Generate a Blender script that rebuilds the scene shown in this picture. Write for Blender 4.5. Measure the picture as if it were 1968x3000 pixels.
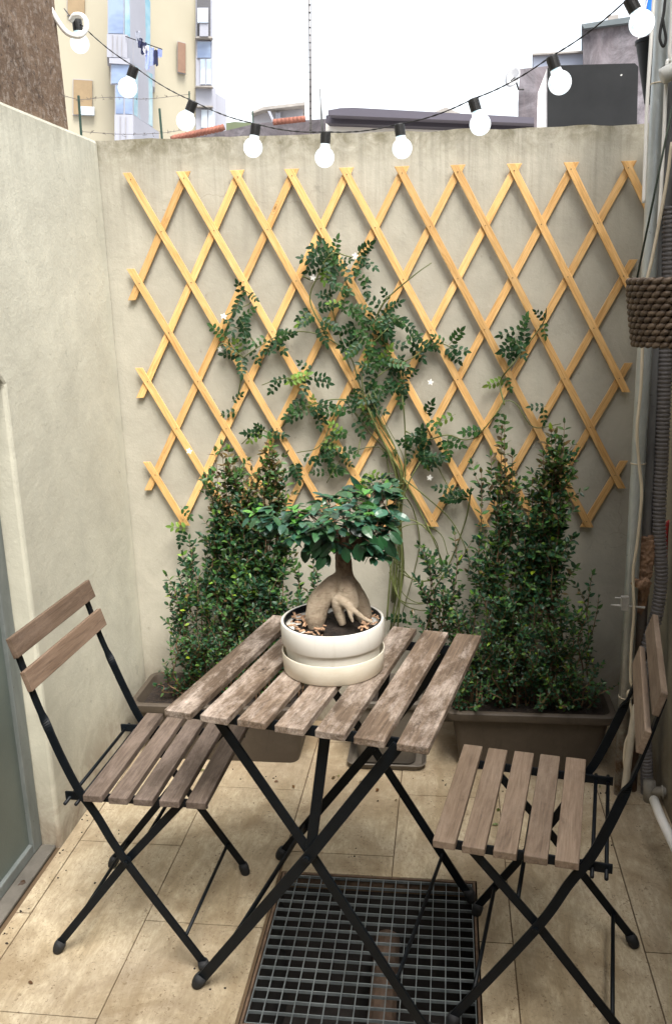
import bpy, math, random
from mathutils import Vector, Matrix, noise
R = random.Random(7)
S = bpy.context.scene
for o in list(bpy.data.objects): bpy.data.objects.remove(o)
col = S.collection
PI = math.pi
# ------------------------------------------------------------------ camera
CF, CYAW, CPITCH, CROLL, CH = 2562.37, 0.132789, 0.247127, 0.031407, 1.505597
DS = 1968/1561.0
def _axes():
    cy, sy, cp, sp = math.cos(CYAW), math.sin(CYAW), math.cos(CPITCH), math.sin(CPITCH)
    f = Vector((-sy*cp, cy*cp, -sp)); r = Vector((cy, sy, 0)); d = f.cross(r)
    cr, sr = math.cos(CROLL), math.sin(CROLL)
    return cr*r+sr*d, -sr*r+cr*d, f
RX, RD, RF = _axes()
cam = bpy.data.objects.new('camera', bpy.data.cameras.new('camera')); col.objects.link(cam)
M = Matrix((( RX.x, -RD.x, -RF.x, 0), (RX.y, -RD.y, -RF.y, 0), (RX.z, -RD.z, -RF.z, CH), (0, 0, 0, 1)))
cam.matrix_world = M
cam.data.sensor_fit = 'VERTICAL'; cam.data.sensor_height = 36; cam.data.sensor_width = 24
cam.data.lens = CF/3000*36; cam.data.clip_start = .05; cam.data.clip_end = 500
S.camera = cam
CO = Vector((0, 0, CH))
def ray(px, py):
    return RX*((px*DS-984)/CF) + RD*((py*DS-1500)/CF) + RF
def at(px, py, Y):
    d = ray(px, py); return CO + d*(Y/d.y)
def atz(px, py, z):
    d = ray(px, py); return CO + d*((z-CH)/d.z)
# ------------------------------------------------------------------ world and light
W = bpy.data.worlds.new('World'); S.world = W; W.use_nodes = True
nt = W.node_tree; nt.nodes.clear()
wo = nt.nodes.new('ShaderNodeOutputWorld'); bg = nt.nodes.new('ShaderNodeBackground')
sky = nt.nodes.new('ShaderNodeTexSky'); sky.sky_type = 'NISHITA'; sky.sun_disc = False
SUN_EL, SUN_AZ = math.radians(60), math.radians(150)     # azimuth clockwise from +Y
sky.sun_elevation = SUN_EL; sky.sun_rotation = SUN_AZ; sky.dust_density = 3.5; sky.air_density = 1.2
hs = nt.nodes.new('ShaderNodeHueSaturation'); hs.inputs['Saturation'].default_value = .30
nt.links.new(sky.outputs[0], hs.inputs['Color']); nt.links.new(hs.outputs[0], bg.inputs[0])
bg.inputs[1].default_value = .15
nt.links.new(bg.outputs[0], wo.inputs[0])
sl = bpy.data.lights.new('sun', 'SUN'); sl.energy = 2.0; sl.angle = math.radians(28); sl.color = (1, .95, .87)
so = bpy.data.objects.new('sun', sl); col.objects.link(so)
sd = Vector((math.sin(SUN_AZ)*math.cos(SUN_EL), math.cos(SUN_AZ)*math.cos(SUN_EL), math.sin(SUN_EL)))
so.rotation_euler = (-sd).to_track_quat('-Z', 'Y').to_euler()
S.view_settings.view_transform = 'Standard'; S.view_settings.look = 'None'
S.view_settings.exposure = 1.48; S.view_settings.gamma = 1
# ------------------------------------------------------------------ material helpers
class MT:
    def __init__(s, name):
        s.m = bpy.data.materials.new(name); s.m.use_nodes = True; s.t = s.m.node_tree; s.t.nodes.clear()
        s.out = s.n('ShaderNodeOutputMaterial'); s.b = s.n('ShaderNodeBsdfPrincipled')
        s.l(s.b.outputs[0], s.out.inputs[0])
    def n(s, t, **k):
        x = s.t.nodes.new(t)
        for a, v in k.items(): setattr(x, a, v)
        return x
    def l(s, a, b): s.t.links.new(a, b)
    def co(s, kind='Object', scale=(1, 1, 1), rnd=False, rot=(0, 0, 0)):
        tc = s.n('ShaderNodeTexCoord'); mp = s.n('ShaderNodeMapping'); mp.inputs['Scale'].default_value = scale
        mp.inputs['Rotation'].default_value = rot
        if kind == 'World':
            g = s.n('ShaderNodeNewGeometry'); s.l(g.outputs['Position'], mp.inputs[0])
        else: s.l(tc.outputs[kind], mp.inputs[0])
        if rnd:
            oi = s.n('ShaderNodeObjectInfo'); v = s.n('ShaderNodeMath', operation='MULTIPLY'); v.inputs[1].default_value = 57
            s.l(oi.outputs['Random'], v.inputs[0]); s.l(v.outputs[0], mp.inputs['Location'])
        return mp.outputs[0]
    def noise(s, vec, sc=5, det=6, rough=.6, dist=0, out='Fac'):
        x = s.n('ShaderNodeTexNoise'); x.inputs['Scale'].default_value = sc; x.inputs['Detail'].default_value = det
        x.inputs['Roughness'].default_value = rough; x.inputs['Distortion'].default_value = dist
        s.l(vec, x.inputs['Vector']); return x.outputs[out]
    def ramp(s, f, *st):
        x = s.n('ShaderNodeValToRGB'); e = x.color_ramp.elements
        while len(e) < len(st): e.new(.5)
        for i, (p, c) in enumerate(st):
            e[i].position = p; e[i].color = (c, c, c, 1) if isinstance(c, (int, float)) else (*c, 1)
        s.l(f, x.inputs[0]); return x.outputs[0]
    def mix(s, f, a, b, mode='MIX'):
        x = s.n('ShaderNodeMix', data_type='RGBA', blend_type=mode)
        for v, i in ((f, 0), (a, 6), (b, 7)):
            if isinstance(v, (int, float)): x.inputs[i].default_value = v
            elif isinstance(v, tuple): x.inputs[i].default_value = (*v, 1)
            else: s.l(v, x.inputs[i])
        return x.outputs[2]
    def math(s, op, a, b=0):
        x = s.n('ShaderNodeMath', operation=op)
        for v, i in ((a, 0), (b, 1)):
            if isinstance(v, (int, float)): x.inputs[i].default_value = v
            else: s.l(v, x.inputs[i])
        return x.outputs[0]
    def bump(s, h, st=.3, dist=.002, prev=None):
        x = s.n('ShaderNodeBump'); x.inputs['Strength'].default_value = st; x.inputs['Distance'].default_value = dist
        s.l(h, x.inputs['Height'])
        if prev is not None: s.l(prev, x.inputs['Normal'])
        s.l(x.outputs[0], s.b.inputs['Normal']); return x.outputs[0]
    def color(s, c):
        if isinstance(c, tuple): s.b.inputs['Base Color'].default_value = (*c, 1)
        else: s.l(c, s.b.inputs['Base Color'])
    def rough(s, r):
        if isinstance(r, (int, float)): s.b.inputs['Roughness'].default_value = r
        else: s.l(r, s.b.inputs['Roughness'])
def simple(name, c, r=.6, metal=0, var=.15, sc=20, bump=0, kind='Object', spec=None):
    m = MT(name); v = m.co(kind); n = m.noise(v, sc, 5)
    lo = tuple(x*(1-var) for x in c); hi = tuple(min(1, x*(1+var)) for x in c)
    m.color(m.ramp(n, (.3, lo), (.7, hi))); m.rough(r); m.b.inputs['Metallic'].default_value = metal
    if bump: m.bump(m.noise(v, sc*4, 6), bump)
    if spec is not None: m.b.inputs['Specular IOR Level'].default_value = spec
    return m.m
def plaster(name, base, dirt=(.16, .125, .08), streak=.35, zlow=.35, moss=.5, topz=1.97, rough_bump=.35):
    m = MT(name); w = m.co('World')
    big = m.noise(w, 1.7, 6, .62, .4); mid = m.noise(w, 7, 8, .7, .6); fine = m.noise(w, 90, 4, .7)
    c = m.mix(m.ramp(big, (.33, 0), (.68, 1)), tuple(x*.86 for x in base), tuple(x*1.08 for x in base))
    c = m.mix(m.ramp(mid, (.42, 0), (.62, .40)), c, tuple(x*.70 for x in base))
    c = m.mix(m.ramp(m.noise(w, 13, 5, .7, 1.2), (.60, 0), (.72, .3)), c, tuple(min(1, x*1.2) for x in base))
    sv = m.co('World', (22, 22, .7)); st = m.noise(sv, 1.6, 7, .7, .5)
    sep = m.n('ShaderNodeSeparateXYZ'); g = m.n('ShaderNodeNewGeometry'); m.l(g.outputs['Position'], sep.inputs[0])
    z = sep.outputs[2]
    def band(a, b):
        x = m.n('ShaderNodeMapRange'); x.inputs[1].default_value = a; x.inputs[2].default_value = b
        m.l(z, x.inputs[0]); return x.outputs[0]
    top = band(topz-.42, topz)
    f = m.math('MULTIPLY', m.ramp(st, (.45, 0), (.66, 1)), m.math('MULTIPLY', top, streak*1.6))
    c = m.mix(f, c, tuple(x*.55 for x in base))
    edge = m.math('MULTIPLY', band(topz-.09, topz-.005), m.ramp(m.noise(w, 22, 6, .7, .5), (.35, .1), (.62, 1)))
    c = m.mix(m.math('MULTIPLY', edge, moss), c, (.13, .115, .065))
    sv2 = m.co('World', (30, 30, .9)); st2 = m.noise(sv2, 2, 4, .6)
    c = m.mix(m.math('MULTIPLY', m.ramp(st2, (.60, 0), (.74, .4)), m.math('MULTIPLY', streak, band(.5, 1.9))), c, tuple(x*.6 for x in base))
    low = band(zlow, 0.0)
    f2 = m.math('MULTIPLY', low, m.ramp(mid, (.32, .35), (.6, 1)))
    c = m.mix(m.math('MULTIPLY', f2, .85), c, dirt)
    spots = m.ramp(m.noise(w, 38, 3, .5), (.70, 0), (.78, .6))
    c = m.mix(spots, c, tuple(x*.5 for x in base))
    wn = m.n('ShaderNodeTexNoise'); wn.inputs['Scale'].default_value = 3; wn.inputs['Detail'].default_value = 8; m.l(w, wn.inputs['Vector'])
    wm = m.n('ShaderNodeVectorMath', operation='MULTIPLY_ADD'); m.l(wn.outputs['Color'], wm.inputs[0]); wm.inputs[1].default_value = (.5, .5, .5); m.l(w, wm.inputs[2])
    cv = m.n('ShaderNodeTexVoronoi', feature='DISTANCE_TO_EDGE'); cv.inputs['Scale'].default_value = 1.5; m.l(wm.outputs[0], cv.inputs['Vector'])
    crk = m.math('MULTIPLY', m.ramp(cv.outputs['Distance'], (.0, 1), (.004, 0)), m.ramp(m.noise(w, 2.4, 3), (.54, 0), (.64, .35)))
    c = m.mix(crk, c, tuple(x*.35 for x in base))
    m.color(c); m.rough(.9); m.b.inputs['Specular IOR Level'].default_value = .25
    b1 = m.bump(m.noise(w, 6, 8, .6), .35, .012)
    m.bump(fine, rough_bump, .003, b1)
    return m.m
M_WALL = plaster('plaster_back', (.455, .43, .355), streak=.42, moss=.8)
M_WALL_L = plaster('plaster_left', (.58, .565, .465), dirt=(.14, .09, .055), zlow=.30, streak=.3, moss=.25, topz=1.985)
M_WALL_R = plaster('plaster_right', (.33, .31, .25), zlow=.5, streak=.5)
def stucco():
    m = MT('rough_brown_stucco'); w = m.co('World')
    c = m.ramp(m.noise(w, 5, 8, .75, .5), (.3, (.07, .042, .024)), (.5, (.16, .10, .06)), (.7, (.28, .195, .13)))
    c = m.mix(m.ramp(m.noise(w, 55, 4, .7), (.5, 0), (.66, .8)), c, (.33, .27, .22))
    c = m.mix(m.ramp(m.noise(w, 45, 3, .7, 1), (.56, 0), (.7, .8)), c, (.035, .022, .016))
    m.color(c); m.rough(.95); m.bump(m.noise(w, 60, 8, .8), 1, .012); return m.m
M_STUCCO = stucco()
def tiles():
    m = MT('travertine_tile'); g = m.n('ShaderNodeNewGeometry'); rnd = g.outputs['Random Per Island']
    tc = m.n('ShaderNodeNewGeometry'); ad = m.n('ShaderNodeVectorMath', operation='ADD')
    cm = m.n('ShaderNodeCombineXYZ'); m.l(m.math('MULTIPLY', rnd, 0.0), cm.inputs[2])
    m.l(tc.outputs['Position'], ad.inputs[0]); m.l(cm.outputs[0], ad.inputs[1])
    mp = m.n('ShaderNodeMapping'); mp.inputs['Rotation'].default_value = (0, 0, .55); mp.inputs['Scale'].default_value = (5.5, 1.6, 1)
    m.l(ad.outputs[0], mp.inputs[0])
    v = m.noise(mp.outputs[0], 2.6, 9, .68, .7)
    c = m.ramp(v, (.30, (.25, .195, .12)), (.43, (.38, .31, .205)), (.54, (.50, .425, .30)), (.70, (.31, .25, .165)))
    w = m.co('World')
    c = m.mix(m.ramp(m.noise(w, 4, 6, .7, .8), (.42, 0), (.62, .7)), c, (.20, .145, .085))
    c = m.mix(m.ramp(m.noise(w, 2.2, 5, .6), (.5, 0), (.75, .45)), c, (.32, .29, .25))
    pits = m.ramp(m.noise(w, 120, 4, .75, .8), (.57, 0), (.63, 1))
    clus = m.ramp(m.noise(mp.outputs[0], 5, 4, .6), (.38, .1), (.6, 1))
    pit = m.math('MULTIPLY', pits, clus)
    c = m.mix(pit, c, (.12, .075, .04))
    c = m.mix(m.ramp(m.noise(w, 150, 2, .5), (.72, 0), (.76, .8)), c, (.06, .045, .03))
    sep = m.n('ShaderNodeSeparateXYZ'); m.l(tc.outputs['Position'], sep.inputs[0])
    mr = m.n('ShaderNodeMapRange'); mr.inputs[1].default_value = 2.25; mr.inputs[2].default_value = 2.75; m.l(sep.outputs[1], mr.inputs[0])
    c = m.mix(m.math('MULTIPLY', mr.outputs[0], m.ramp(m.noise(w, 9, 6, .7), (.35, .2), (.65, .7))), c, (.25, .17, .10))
    c = m.mix(m.ramp(m.noise(mp.outputs[0], 26, 6, .75), (.40, .5), (.58, 0)), c, (.25, .195, .125))
    c = m.mix(m.ramp(m.noise(w, 11, 7, .75, .5), (.55, 0), (.7, .5)), c, (.46, .395, .285))
    hv = m.n('ShaderNodeHueSaturation'); m.l(c, hv.inputs['Color']); m.l(m.math('ADD', m.math('MULTIPLY', rnd, .13), .94), hv.inputs['Value']); c = hv.outputs[0]
    m.color(c); m.rough(m.ramp(v, (.3, .48), (.7, .62))); m.b.inputs['Specular IOR Level'].default_value = .35
    m.bump(m.math('SUBTRACT', m.noise(w, 20, 5, .5), m.math('MULTIPLY', pit, 1.5)), .25, .002)
    return m.m
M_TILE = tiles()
M_GROUT = simple('grout', (.10, .065, .035), .95, bump=.3, kind='World')
def wood(name, cols, worn=None, wornamt=.6, grain=(14, 1.1, 14), knots=True, rough=.72):
    m = MT(name); v = m.co('Object', grain, rnd=True); n = m.noise(v, 5, 8, .7, 1.2)
    c = m.ramp(n, (.28, cols[0]), (.48, cols[1]), (.70, cols[2]))
    fine = m.noise(m.co('Object', (60, 2.2, 60), rnd=True), 5, 5, .6, .3)
    c = m.mix(m.ramp(fine, (.46, 0), (.70, .38)), c, tuple(x*.45 for x in cols[0]))
    oi = m.n('ShaderNodeObjectInfo'); hv = m.n('ShaderNodeHueSaturation'); m.l(c, hv.inputs['Color'])
    m.l(m.math('ADD', m.math('MULTIPLY', oi.outputs['Random'], .4), .8), hv.inputs['Value']); c = hv.outputs[0]
    if worn:
        wv = m.co('Object', (5, 1.9, 5), rnd=True)
        wf = m.math('MULTIPLY', m.ramp(m.noise(wv, 2.6, 12, .82, .2), (.47, 0), (.66, 1)), m.ramp(fine, (.3, .4), (.6, 1)))
        c = m.mix(m.math('MULTIPLY', wf, wornamt), c, worn)
        c = m.mix(m.ramp(m.noise(wv, 3.1, 6, .7, 1), (.60, 0), (.74, .55)), c, tuple(x*.35 for x in cols[0]))
    if knots:
        vo = m.n('ShaderNodeTexVoronoi'); vo.inputs['Scale'].default_value = 5; m.l(m.co('Object', (2.2, 1, 1), rnd=True), vo.inputs['Vector'])
        kd = vo.outputs['Distance']
        rings = m.math('MULTIPLY', m.ramp(m.math('SINE', m.math('MULTIPLY', kd, 130)), (.0, 0), (1, .55)), m.ramp(kd, (.06, 1), (.17, 0)))
        c = m.mix(rings, c, tuple(x*.5 for x in cols[0]))
        c = m.mix(m.ramp(kd, (.02, .85), (.05, 0)), c, tuple(x*.4 for x in cols[0]))
    m.color(c); m.rough(rough); m.b.inputs['Specular IOR Level'].default_value = .3
    m.bump(m.math('ADD', n, m.math('MULTIPLY', fine, .6)), .45, .0015)
    return m.m
M_TABLEW = wood('weathered_table_wood', ((.050, .034, .023), (.115, .081, .056), (.195, .143, .102)), (.56, .475, .41), .95)
M_SEATL = wood('dark_weathered_wood', ((.052, .037, .028), (.098, .073, .057), (.15, .114, .09)), (.24, .19, .165), .75)
M_SEATR = wood('pale_acacia_wood', ((.12, .084, .058), (.18, .13, .092), (.24, .18, .13)), (.33, .26, .205), .45, knots=False)
M_BACKL = wood('brown_acacia_wood', ((.085, .055, .037), (.14, .094, .064), (.19, .132, .093)), (.25, .19, .15), .4, knots=False)
M_PINE = wood('pine_lath', ((.55, .29, .10), (.72, .43, .165), (.82, .54, .25)), grain=(16, 1.5, 16), rough=.55)
M_BLACK = simple('black_painted_steel', (.0025, .0045, .0070), .5, 0, .3, 60, .08, spec=.22)
M_RUBBER = simple('black_rubber', (.010, .011, .013), .75, 0, .2, 80, .1)
M_CERAMIC = MT('white_glazed_ceramic'); M_CERAMIC.color(M_CERAMIC.mix(M_CERAMIC.ramp(M_CERAMIC.noise(M_CERAMIC.co(), 9, 5), (.4, 0), (.7, .5)), (.84, .82, .76), (.76, .74, .67)))
_c = M_CERAMIC.b.inputs['Base Color'].links[0].from_socket
M_CERAMIC.color(M_CERAMIC.mix(M_CERAMIC.ramp(M_CERAMIC.noise(M_CERAMIC.co('Object', (1, 1, .8)), 48, 2, .4), (.76, 0), (.78, .85)), M_CERAMIC.mix(M_CERAMIC.ramp(M_CERAMIC.noise(M_CERAMIC.co('Object', (4, 4, .6)), 9, 6, .7), (.55, 0), (.75, .35)), _c, (.50, .44, .33)), (.10, .07, .05)))
M_CERAMIC.rough(.32); M_CERAMIC.bump(M_CERAMIC.noise(M_CERAMIC.co(), 40, 4), .05, .001); M_CERAMIC = M_CERAMIC.m
_m = MT('cream_ceramic'); _m.color(_m.mix(_m.ramp(_m.noise(_m.co('Object', (1, 1, 3)), 7, 6, .7), (.38, 0), (.66, .8)), (.82, .78, .67), (.72, .64, .50))); _m.rough(.45); M_SAUCER = _m.m
_m = MT('potting_soil'); _m.color(_m.ramp(_m.noise(_m.co(), 60, 6, .7), (.35, (.008, .006, .005)), (.7, (.045, .028, .018)))); _m.rough(.95); _m.bump(_m.noise(_m.co(), 90, 6, .8), 1, .01); M_SOIL = _m.m
M_CHIP = simple('bark_chip', (.42, .26, .16), .85, 0, .5, 25, .5)
_m = MT('taupe_plastic'); w = _m.co('World'); c = _m.mix(_m.ramp(_m.noise(w, 5, 7, .75, .6), (.45, 0), (.7, .6)), (.062, .048, .035), (0.10, 0.08, 0.06))
c = _m.mix(_m.ramp(_m.noise(_m.co('World', (8, 8, 1)), 6, 6, .7), (.56, 0), (.72, .6)), c, (.03, .024, .018)); _m.color(c); _m.rough(.6); _m.bump(_m.noise(w, 70, 5), .1, .002); M_PLANTER = _m.m
_m = MT('grey_brown_plastic'); w = _m.co('World'); c = _m.mix(_m.ramp(_m.noise(w, 5, 7, .75, .6), (.45, 0), (.7, .6)), (.10, .085, .068), (0.17, 0.145, 0.116))
c = _m.mix(_m.ramp(_m.noise(_m.co('World', (8, 8, 1)), 6, 6, .7), (.56, 0), (.72, .6)), c, (.05, .04, .03)); _m.color(c); _m.rough(.6); _m.bump(_m.noise(w, 70, 5), .1, .002); M_PLANTG = _m.m
_m = MT('ficus_bark'); w = _m.co('Object', (1, 1, .45))
c = _m.ramp(_m.noise(w, 28, 7, .7, .6), (.3, (.30, .22, .15)), (.5, (.46, .37, .27)), (.72, (.56, .47, .36)))
sp = _m.n('ShaderNodeSeparateXYZ'); _m.l(_m.co(), sp.inputs[0]); mr = _m.n('ShaderNodeMapRange')
mr.inputs[1].default_value = .085; mr.inputs[2].default_value = .135; _m.l(sp.outputs[2], mr.inputs[0])
c = _m.mix(_m.math('MULTIPLY', mr.outputs[0], _m.ramp(_m.noise(_m.co(), 55, 6, .75), (.35, .45), (.6, 1))), c, (.15, .085, .055))
c = _m.mix(_m.ramp(_m.noise(_m.co(), 95, 3, .6), (.62, 0), (.72, .6)), c, (.14, .09, .05))
c = _m.mix(_m.ramp(_m.noise(_m.co('Object', (1, 1, 6)), 22, 6, .7, .4), (.52, 0), (.62, .45)), c, (.20, .14, .09))
c = _m.mix(_m.ramp(_m.noise(_m.co(), 26, 5, .7), (.6, 0), (.7, .5)), c, (.30, .30, .20))
_m.color(c); _m.rough(.75); _m.bump(_m.noise(_m.co('Object', (1, 1, 3)), 60, 8, .8), 1, .005); M_BARK = _m.m
def leafmat(name, rough=.35, transl=.25, spec=.5, coat=0):
    m = MT(name); a = m.n('ShaderNodeAttribute'); a.attribute_name = 'Col'
    m.color(a.outputs['Color']); m.rough(rough); m.b.inputs['Specular IOR Level'].default_value = spec
    tr = m.n('ShaderNodeBsdfTranslucent'); mx = m.n('ShaderNodeMixShader'); mx.inputs[0].default_value = transl
    hv = m.n('ShaderNodeHueSaturation'); hv.inputs['Value'].default_value = 1.8; m.l(a.outputs['Color'], hv.inputs['Color']); m.l(hv.outputs[0], tr.inputs[0])
    m.l(m.b.outputs[0], mx.inputs[1]); m.l(tr.outputs[0], mx.inputs[2]); m.l(mx.outputs[0], m.out.inputs[0])
    if coat: m.b.inputs['Coat Weight'].default_value = coat; m.b.inputs['Coat Roughness'].default_value = .2
    return m.m
M_LEAF = leafmat('shrub_leaf', .4, .22, .4); M_FICUS = leafmat('ficus_leaf', .38, .14, .5, .25); M_JAS = leafmat('jasmine_leaf', .5, .25, .35)
M_STEM = simple('brown_stem', (.17, .10, .055), .8, 0, .3, 30, .3)
M_VINE = simple('green_vine_stem', (.10, .12, .035), .6, 0, .4, 12, .2)
M_PETAL = simple('white_petal', (.62, .61, .57), .6, 0, .05, 10)
M_TWIG = simple('ficus_twig', (.25, .15, .10), .7, 0, .3, 30, .3)
def galv(name, c1, c2, r=.45, metal=.6, rust=None):
    m = MT(name); v = m.co('World', (3, 3, 1)); n = m.noise(v, 4, 8, .7, .5)
    c = m.ramp(n, (.35, c1), (.65, c2))
    c = m.mix(m.ramp(m.noise(m.co('World'), 60, 3, .6), (.66, 0), (.74, .6)), c, tuple(x*.4 for x in c1))
    if rust:
        sep = m.n('ShaderNodeSeparateXYZ'); g = m.n('ShaderNodeNewGeometry'); m.l(g.outputs['Position'], sep.inputs[0])
        mr = m.n('ShaderNodeMapRange'); mr.inputs[1].default_value = rust[0]; mr.inputs[2].default_value = rust[1]; m.l(sep.outputs[2], mr.inputs[0])
        c = m.mix(m.math('MULTIPLY', mr.outputs[0], m.ramp(m.noise(m.co('World'), 30, 6, .7), (.35, .3), (.6, 1))), c, (.13, .075, .045))
    m.color(c); m.rough(r); m.b.inputs['Metallic'].default_value = metal
    m.bump(m.noise(m.co('World'), 40, 5), .15, .002); return m.m
M_GALV = galv('galvanised_pipe', (.33, .36, .36), (.52, .56, .56), .42, .45, (.6, .1))
M_DARKPIPE = galv('dark_grey_pipe', (.10, .10, .10), (.20, .20, .195), .6, .2, (.9, .3))
M_GRATE = galv('zinc_grate', (.09, .105, .11), (.165, .185, .19), .6, .2)
M_ALU = galv('dull_aluminium', (.13, .15, .145), (.20, .22, .215), .5, .3)
M_FRAMERUST = simple('rusty_frame', (.11, .07, .045), .8, .2, .5, 30, .4, 'World')
M_WCABLE = simple('white_cable', (.78, .77, .73), .45, 0, .05)
M_BCABLE = simple('beige_cable', (.55, .48, .36), .5, 0, .12, 8)
M_KCABLE = simple('black_cable', (.012, .012, .012), .5)
M_CORR = simple('grey_corrugated_hose', (.20, .19, .185), .5, 0, .15, 10)
M_ROPE = simple('dark_green_twine', (.035, .05, .035), .8, 0, .4, 200)
_m = MT('woven_water_hyacinth'); c = _m.ramp(_m.noise(_m.co('Object', (1, 1, 2)), 30, 6, .7), (.3, (.025, .016, .010)), (.5, (.085, .057, .036)), (.75, (.21, .155, .105))); _m.color(c); _m.rough(.6); _m.bump(_m.noise(_m.co(), 90, 5), .5, .002); M_WEAVE = _m.m
_m = MT('frosted_door_glass'); v = _m.co('World'); _m.color(_m.ramp(_m.noise(v, 3, 6), (.3, (.075, .095, .085)), (.7, (.12, .145, .13)))); _m.rough(.42); _m.bump(_m.noise(v, 220, 3), .25, .002); M_FROST = _m.m
_m = MT('glowing_bulb_glass'); em = _m.n('ShaderNodeEmission'); ng = _m.noise(_m.co('Object'), 55, 5, .7, 1.5)
_m.l(_m.ramp(ng, (.40, (.45, .68, .76)), (.54, (1, 1, 1))), em.inputs[0]); em.inputs[1].default_value = .75
_m.b.inputs['Base Color'].default_value = (.95, .97, 1, 1); _m.rough(.08); mx = _m.n('ShaderNodeMixShader'); mx.inputs[0].default_value = .55
tp = _m.n('ShaderNodeBsdfTransparent'); m2 = _m.n('ShaderNodeMixShader'); m2.inputs[0].default_value = .5
_m.l(_m.b.outputs[0], m2.inputs[1]); _m.l(tp.outputs[0], m2.inputs[2]); _m.l(m2.outputs[0], mx.inputs[1]); _m.l(em.outputs[0], mx.inputs[2]); _m.l(mx.outputs[0], _m.out.inputs[0]); M_BULB = _m.m
M_CONC = simple('old_concrete', (.30, .28, .26), .9, 0, .35, 2.5, .3, 'World')
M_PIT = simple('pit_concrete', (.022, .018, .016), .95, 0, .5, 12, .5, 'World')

# ------------------------------------------------------------------ mesh helpers
class MB:
    def __init__(s): s.v = []; s.f = []; s.c = []
    def add(s, vs, fs, colr=None):
        b = len(s.v); s.v += [tuple(x) for x in vs]; s.f += [tuple(b+i for i in f) for f in fs]
        s.c += [colr]*len(fs)
    def box(s, x0, x1, y0, y1, z0, z1):
        s.hexa([(x0, y0, z0), (x1, y0, z0), (x1, y1, z0), (x0, y1, z0), (x0, y0, z1), (x1, y0, z1), (x1, y1, z1), (x0, y1, z1)])
    def hexa(s, p):
        s.add(p, [(0, 3, 2, 1), (4, 5, 6, 7), (0, 1, 5, 4), (1, 2, 6, 5), (2, 3, 7, 6), (3, 0, 4, 7)])
    def prism(s, poly, off):   # polygon points extruded by vector
        n = len(poly); off = Vector(off); p = [Vector(q) for q in poly]
        s.add(p+[q+off for q in p], [tuple(range(n))[::-1], tuple(range(n, 2*n))] + [(i, (i+1) % n, n+(i+1) % n, n+i) for i in range(n)])
    def sweep(s, path, w, t, wdir, closed=False):   # rectangular bar; wdir(i,tangent) = width direction
        P = [Vector(p) for p in path]; n = len(P); vs = []; fs = []
        for i in range(n):
            T = (P[min(i+1, n-1)]-P[max(i-1, 0)]).normalized()
            wd = wdir(i, T) if callable(wdir) else Vector(wdir)
            wd = (wd - T*wd.dot(T)).normalized(); td = T.cross(wd)
            for a, b in ((-1, -1), (1, -1), (1, 1), (-1, 1)): vs.append(P[i]+wd*(a*w/2)+td*(b*t/2))
        for i in range(n-1):
            for k in range(4): fs.append((i*4+k, i*4+(k+1) % 4, i*4+4+(k+1) % 4, i*4+4+k))
        fs += [(3, 2, 1, 0), tuple(range(4*n-4, 4*n))]
        s.add(vs, fs)
    def tube(s, path, r, seg=8, colr=None, caps=True):
        P = [Vector(p) for p in path]; n = len(P); vs = []; fs = []
        up = None
        for i in range(n):
            T = (P[min(i+1, n-1)]-P[max(i-1, 0)])
            T = T.normalized() if T.length > 1e-9 else Vector((0, 0, 1))
            if up is None: up = T.orthogonal().normalized()
            up = (up - T*up.dot(T)); up = up.normalized() if up.length > 1e-6 else T.orthogonal().normalized()
            b = T.cross(up); rr = r[i] if isinstance(r, (list, tuple)) else (r(i/(n-1)) if callable(r) else r)
            for k in range(seg):
                a = 2*PI*k/seg; vs.append(P[i]+(up*math.cos(a)+b*math.sin(a))*rr)
        for i in range(n-1):
            for k in range(seg): fs.append((i*seg+k, i*seg+(k+1) % seg, (i+1)*seg+(k+1) % seg, (i+1)*seg+k))
        if caps: fs += [tuple(range(seg))[::-1], tuple(range((n-1)*seg, n*seg))]
        s.add(vs, fs, colr)
    def lathe(s, prof, c=(0, 0, 0), seg=48, close=False):
        vs = []; fs = []; n = len(prof)
        for k in range(seg):
            a = 2*PI*k/seg
            for r, z in prof: vs.append((c[0]+r*math.cos(a), c[1]+r*math.sin(a), c[2]+z))
        for k in range(seg):
            k2 = (k+1) % seg
            for i in range(n-1): fs.append((k*n+i, k2*n+i, k2*n+i+1, k*n+i+1))
            if close: fs.append((k*n+n-1, k2*n+n-1, k2*n, k*n))
        s.add(vs, fs)
    def build(s, name, mat, parent=None, smooth=False, bevel=0, local=None):
        me = bpy.data.meshes.new(name); vs = s.v
        if local is not None: vs = [tuple(Vector(v)-Vector(local)) for v in vs]
        me.from_pydata(vs, [], s.f); me.update()
        if any(x is not None for x in s.c):
            at_ = me.attributes.new('Col', 'FLOAT_COLOR', 'FACE')
            buf = []
            for x in s.c: buf += [*(x or (.05, .05, .02)), 1.0]
            at_.data.foreach_set('color', buf)
        if smooth: me.polygons.foreach_set('use_smooth', [True]*len(me.polygons))
        o = bpy.data.objects.new(name, me); col.objects.link(o)
        if mat: me.materials.append(mat)
        if parent is not None: o.parent = parent
        if local is not None: o.location = local
        if bevel:
            b = o.modifiers.new('bevel', 'BEVEL'); b.width = bevel; b.segments = 2; b.limit_method = 'ANGLE'; b.angle_limit = .7
        return o
def tag(o, label=None, cat=None, group=None, kind=None):
    if label: o['label'] = label
    if cat: o['category'] = cat
    if group: o['group'] = group
    if kind: o['kind'] = kind
    return o
def empty(name, loc=(0, 0, 0), rz=0, label=None, cat=None, group=None):
    o = bpy.data.objects.new(name, None); o.empty_display_size = .1; col.objects.link(o)
    o.location = loc; o.rotation_euler = (0, 0, rz); return tag(o, label, cat, group)
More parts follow.
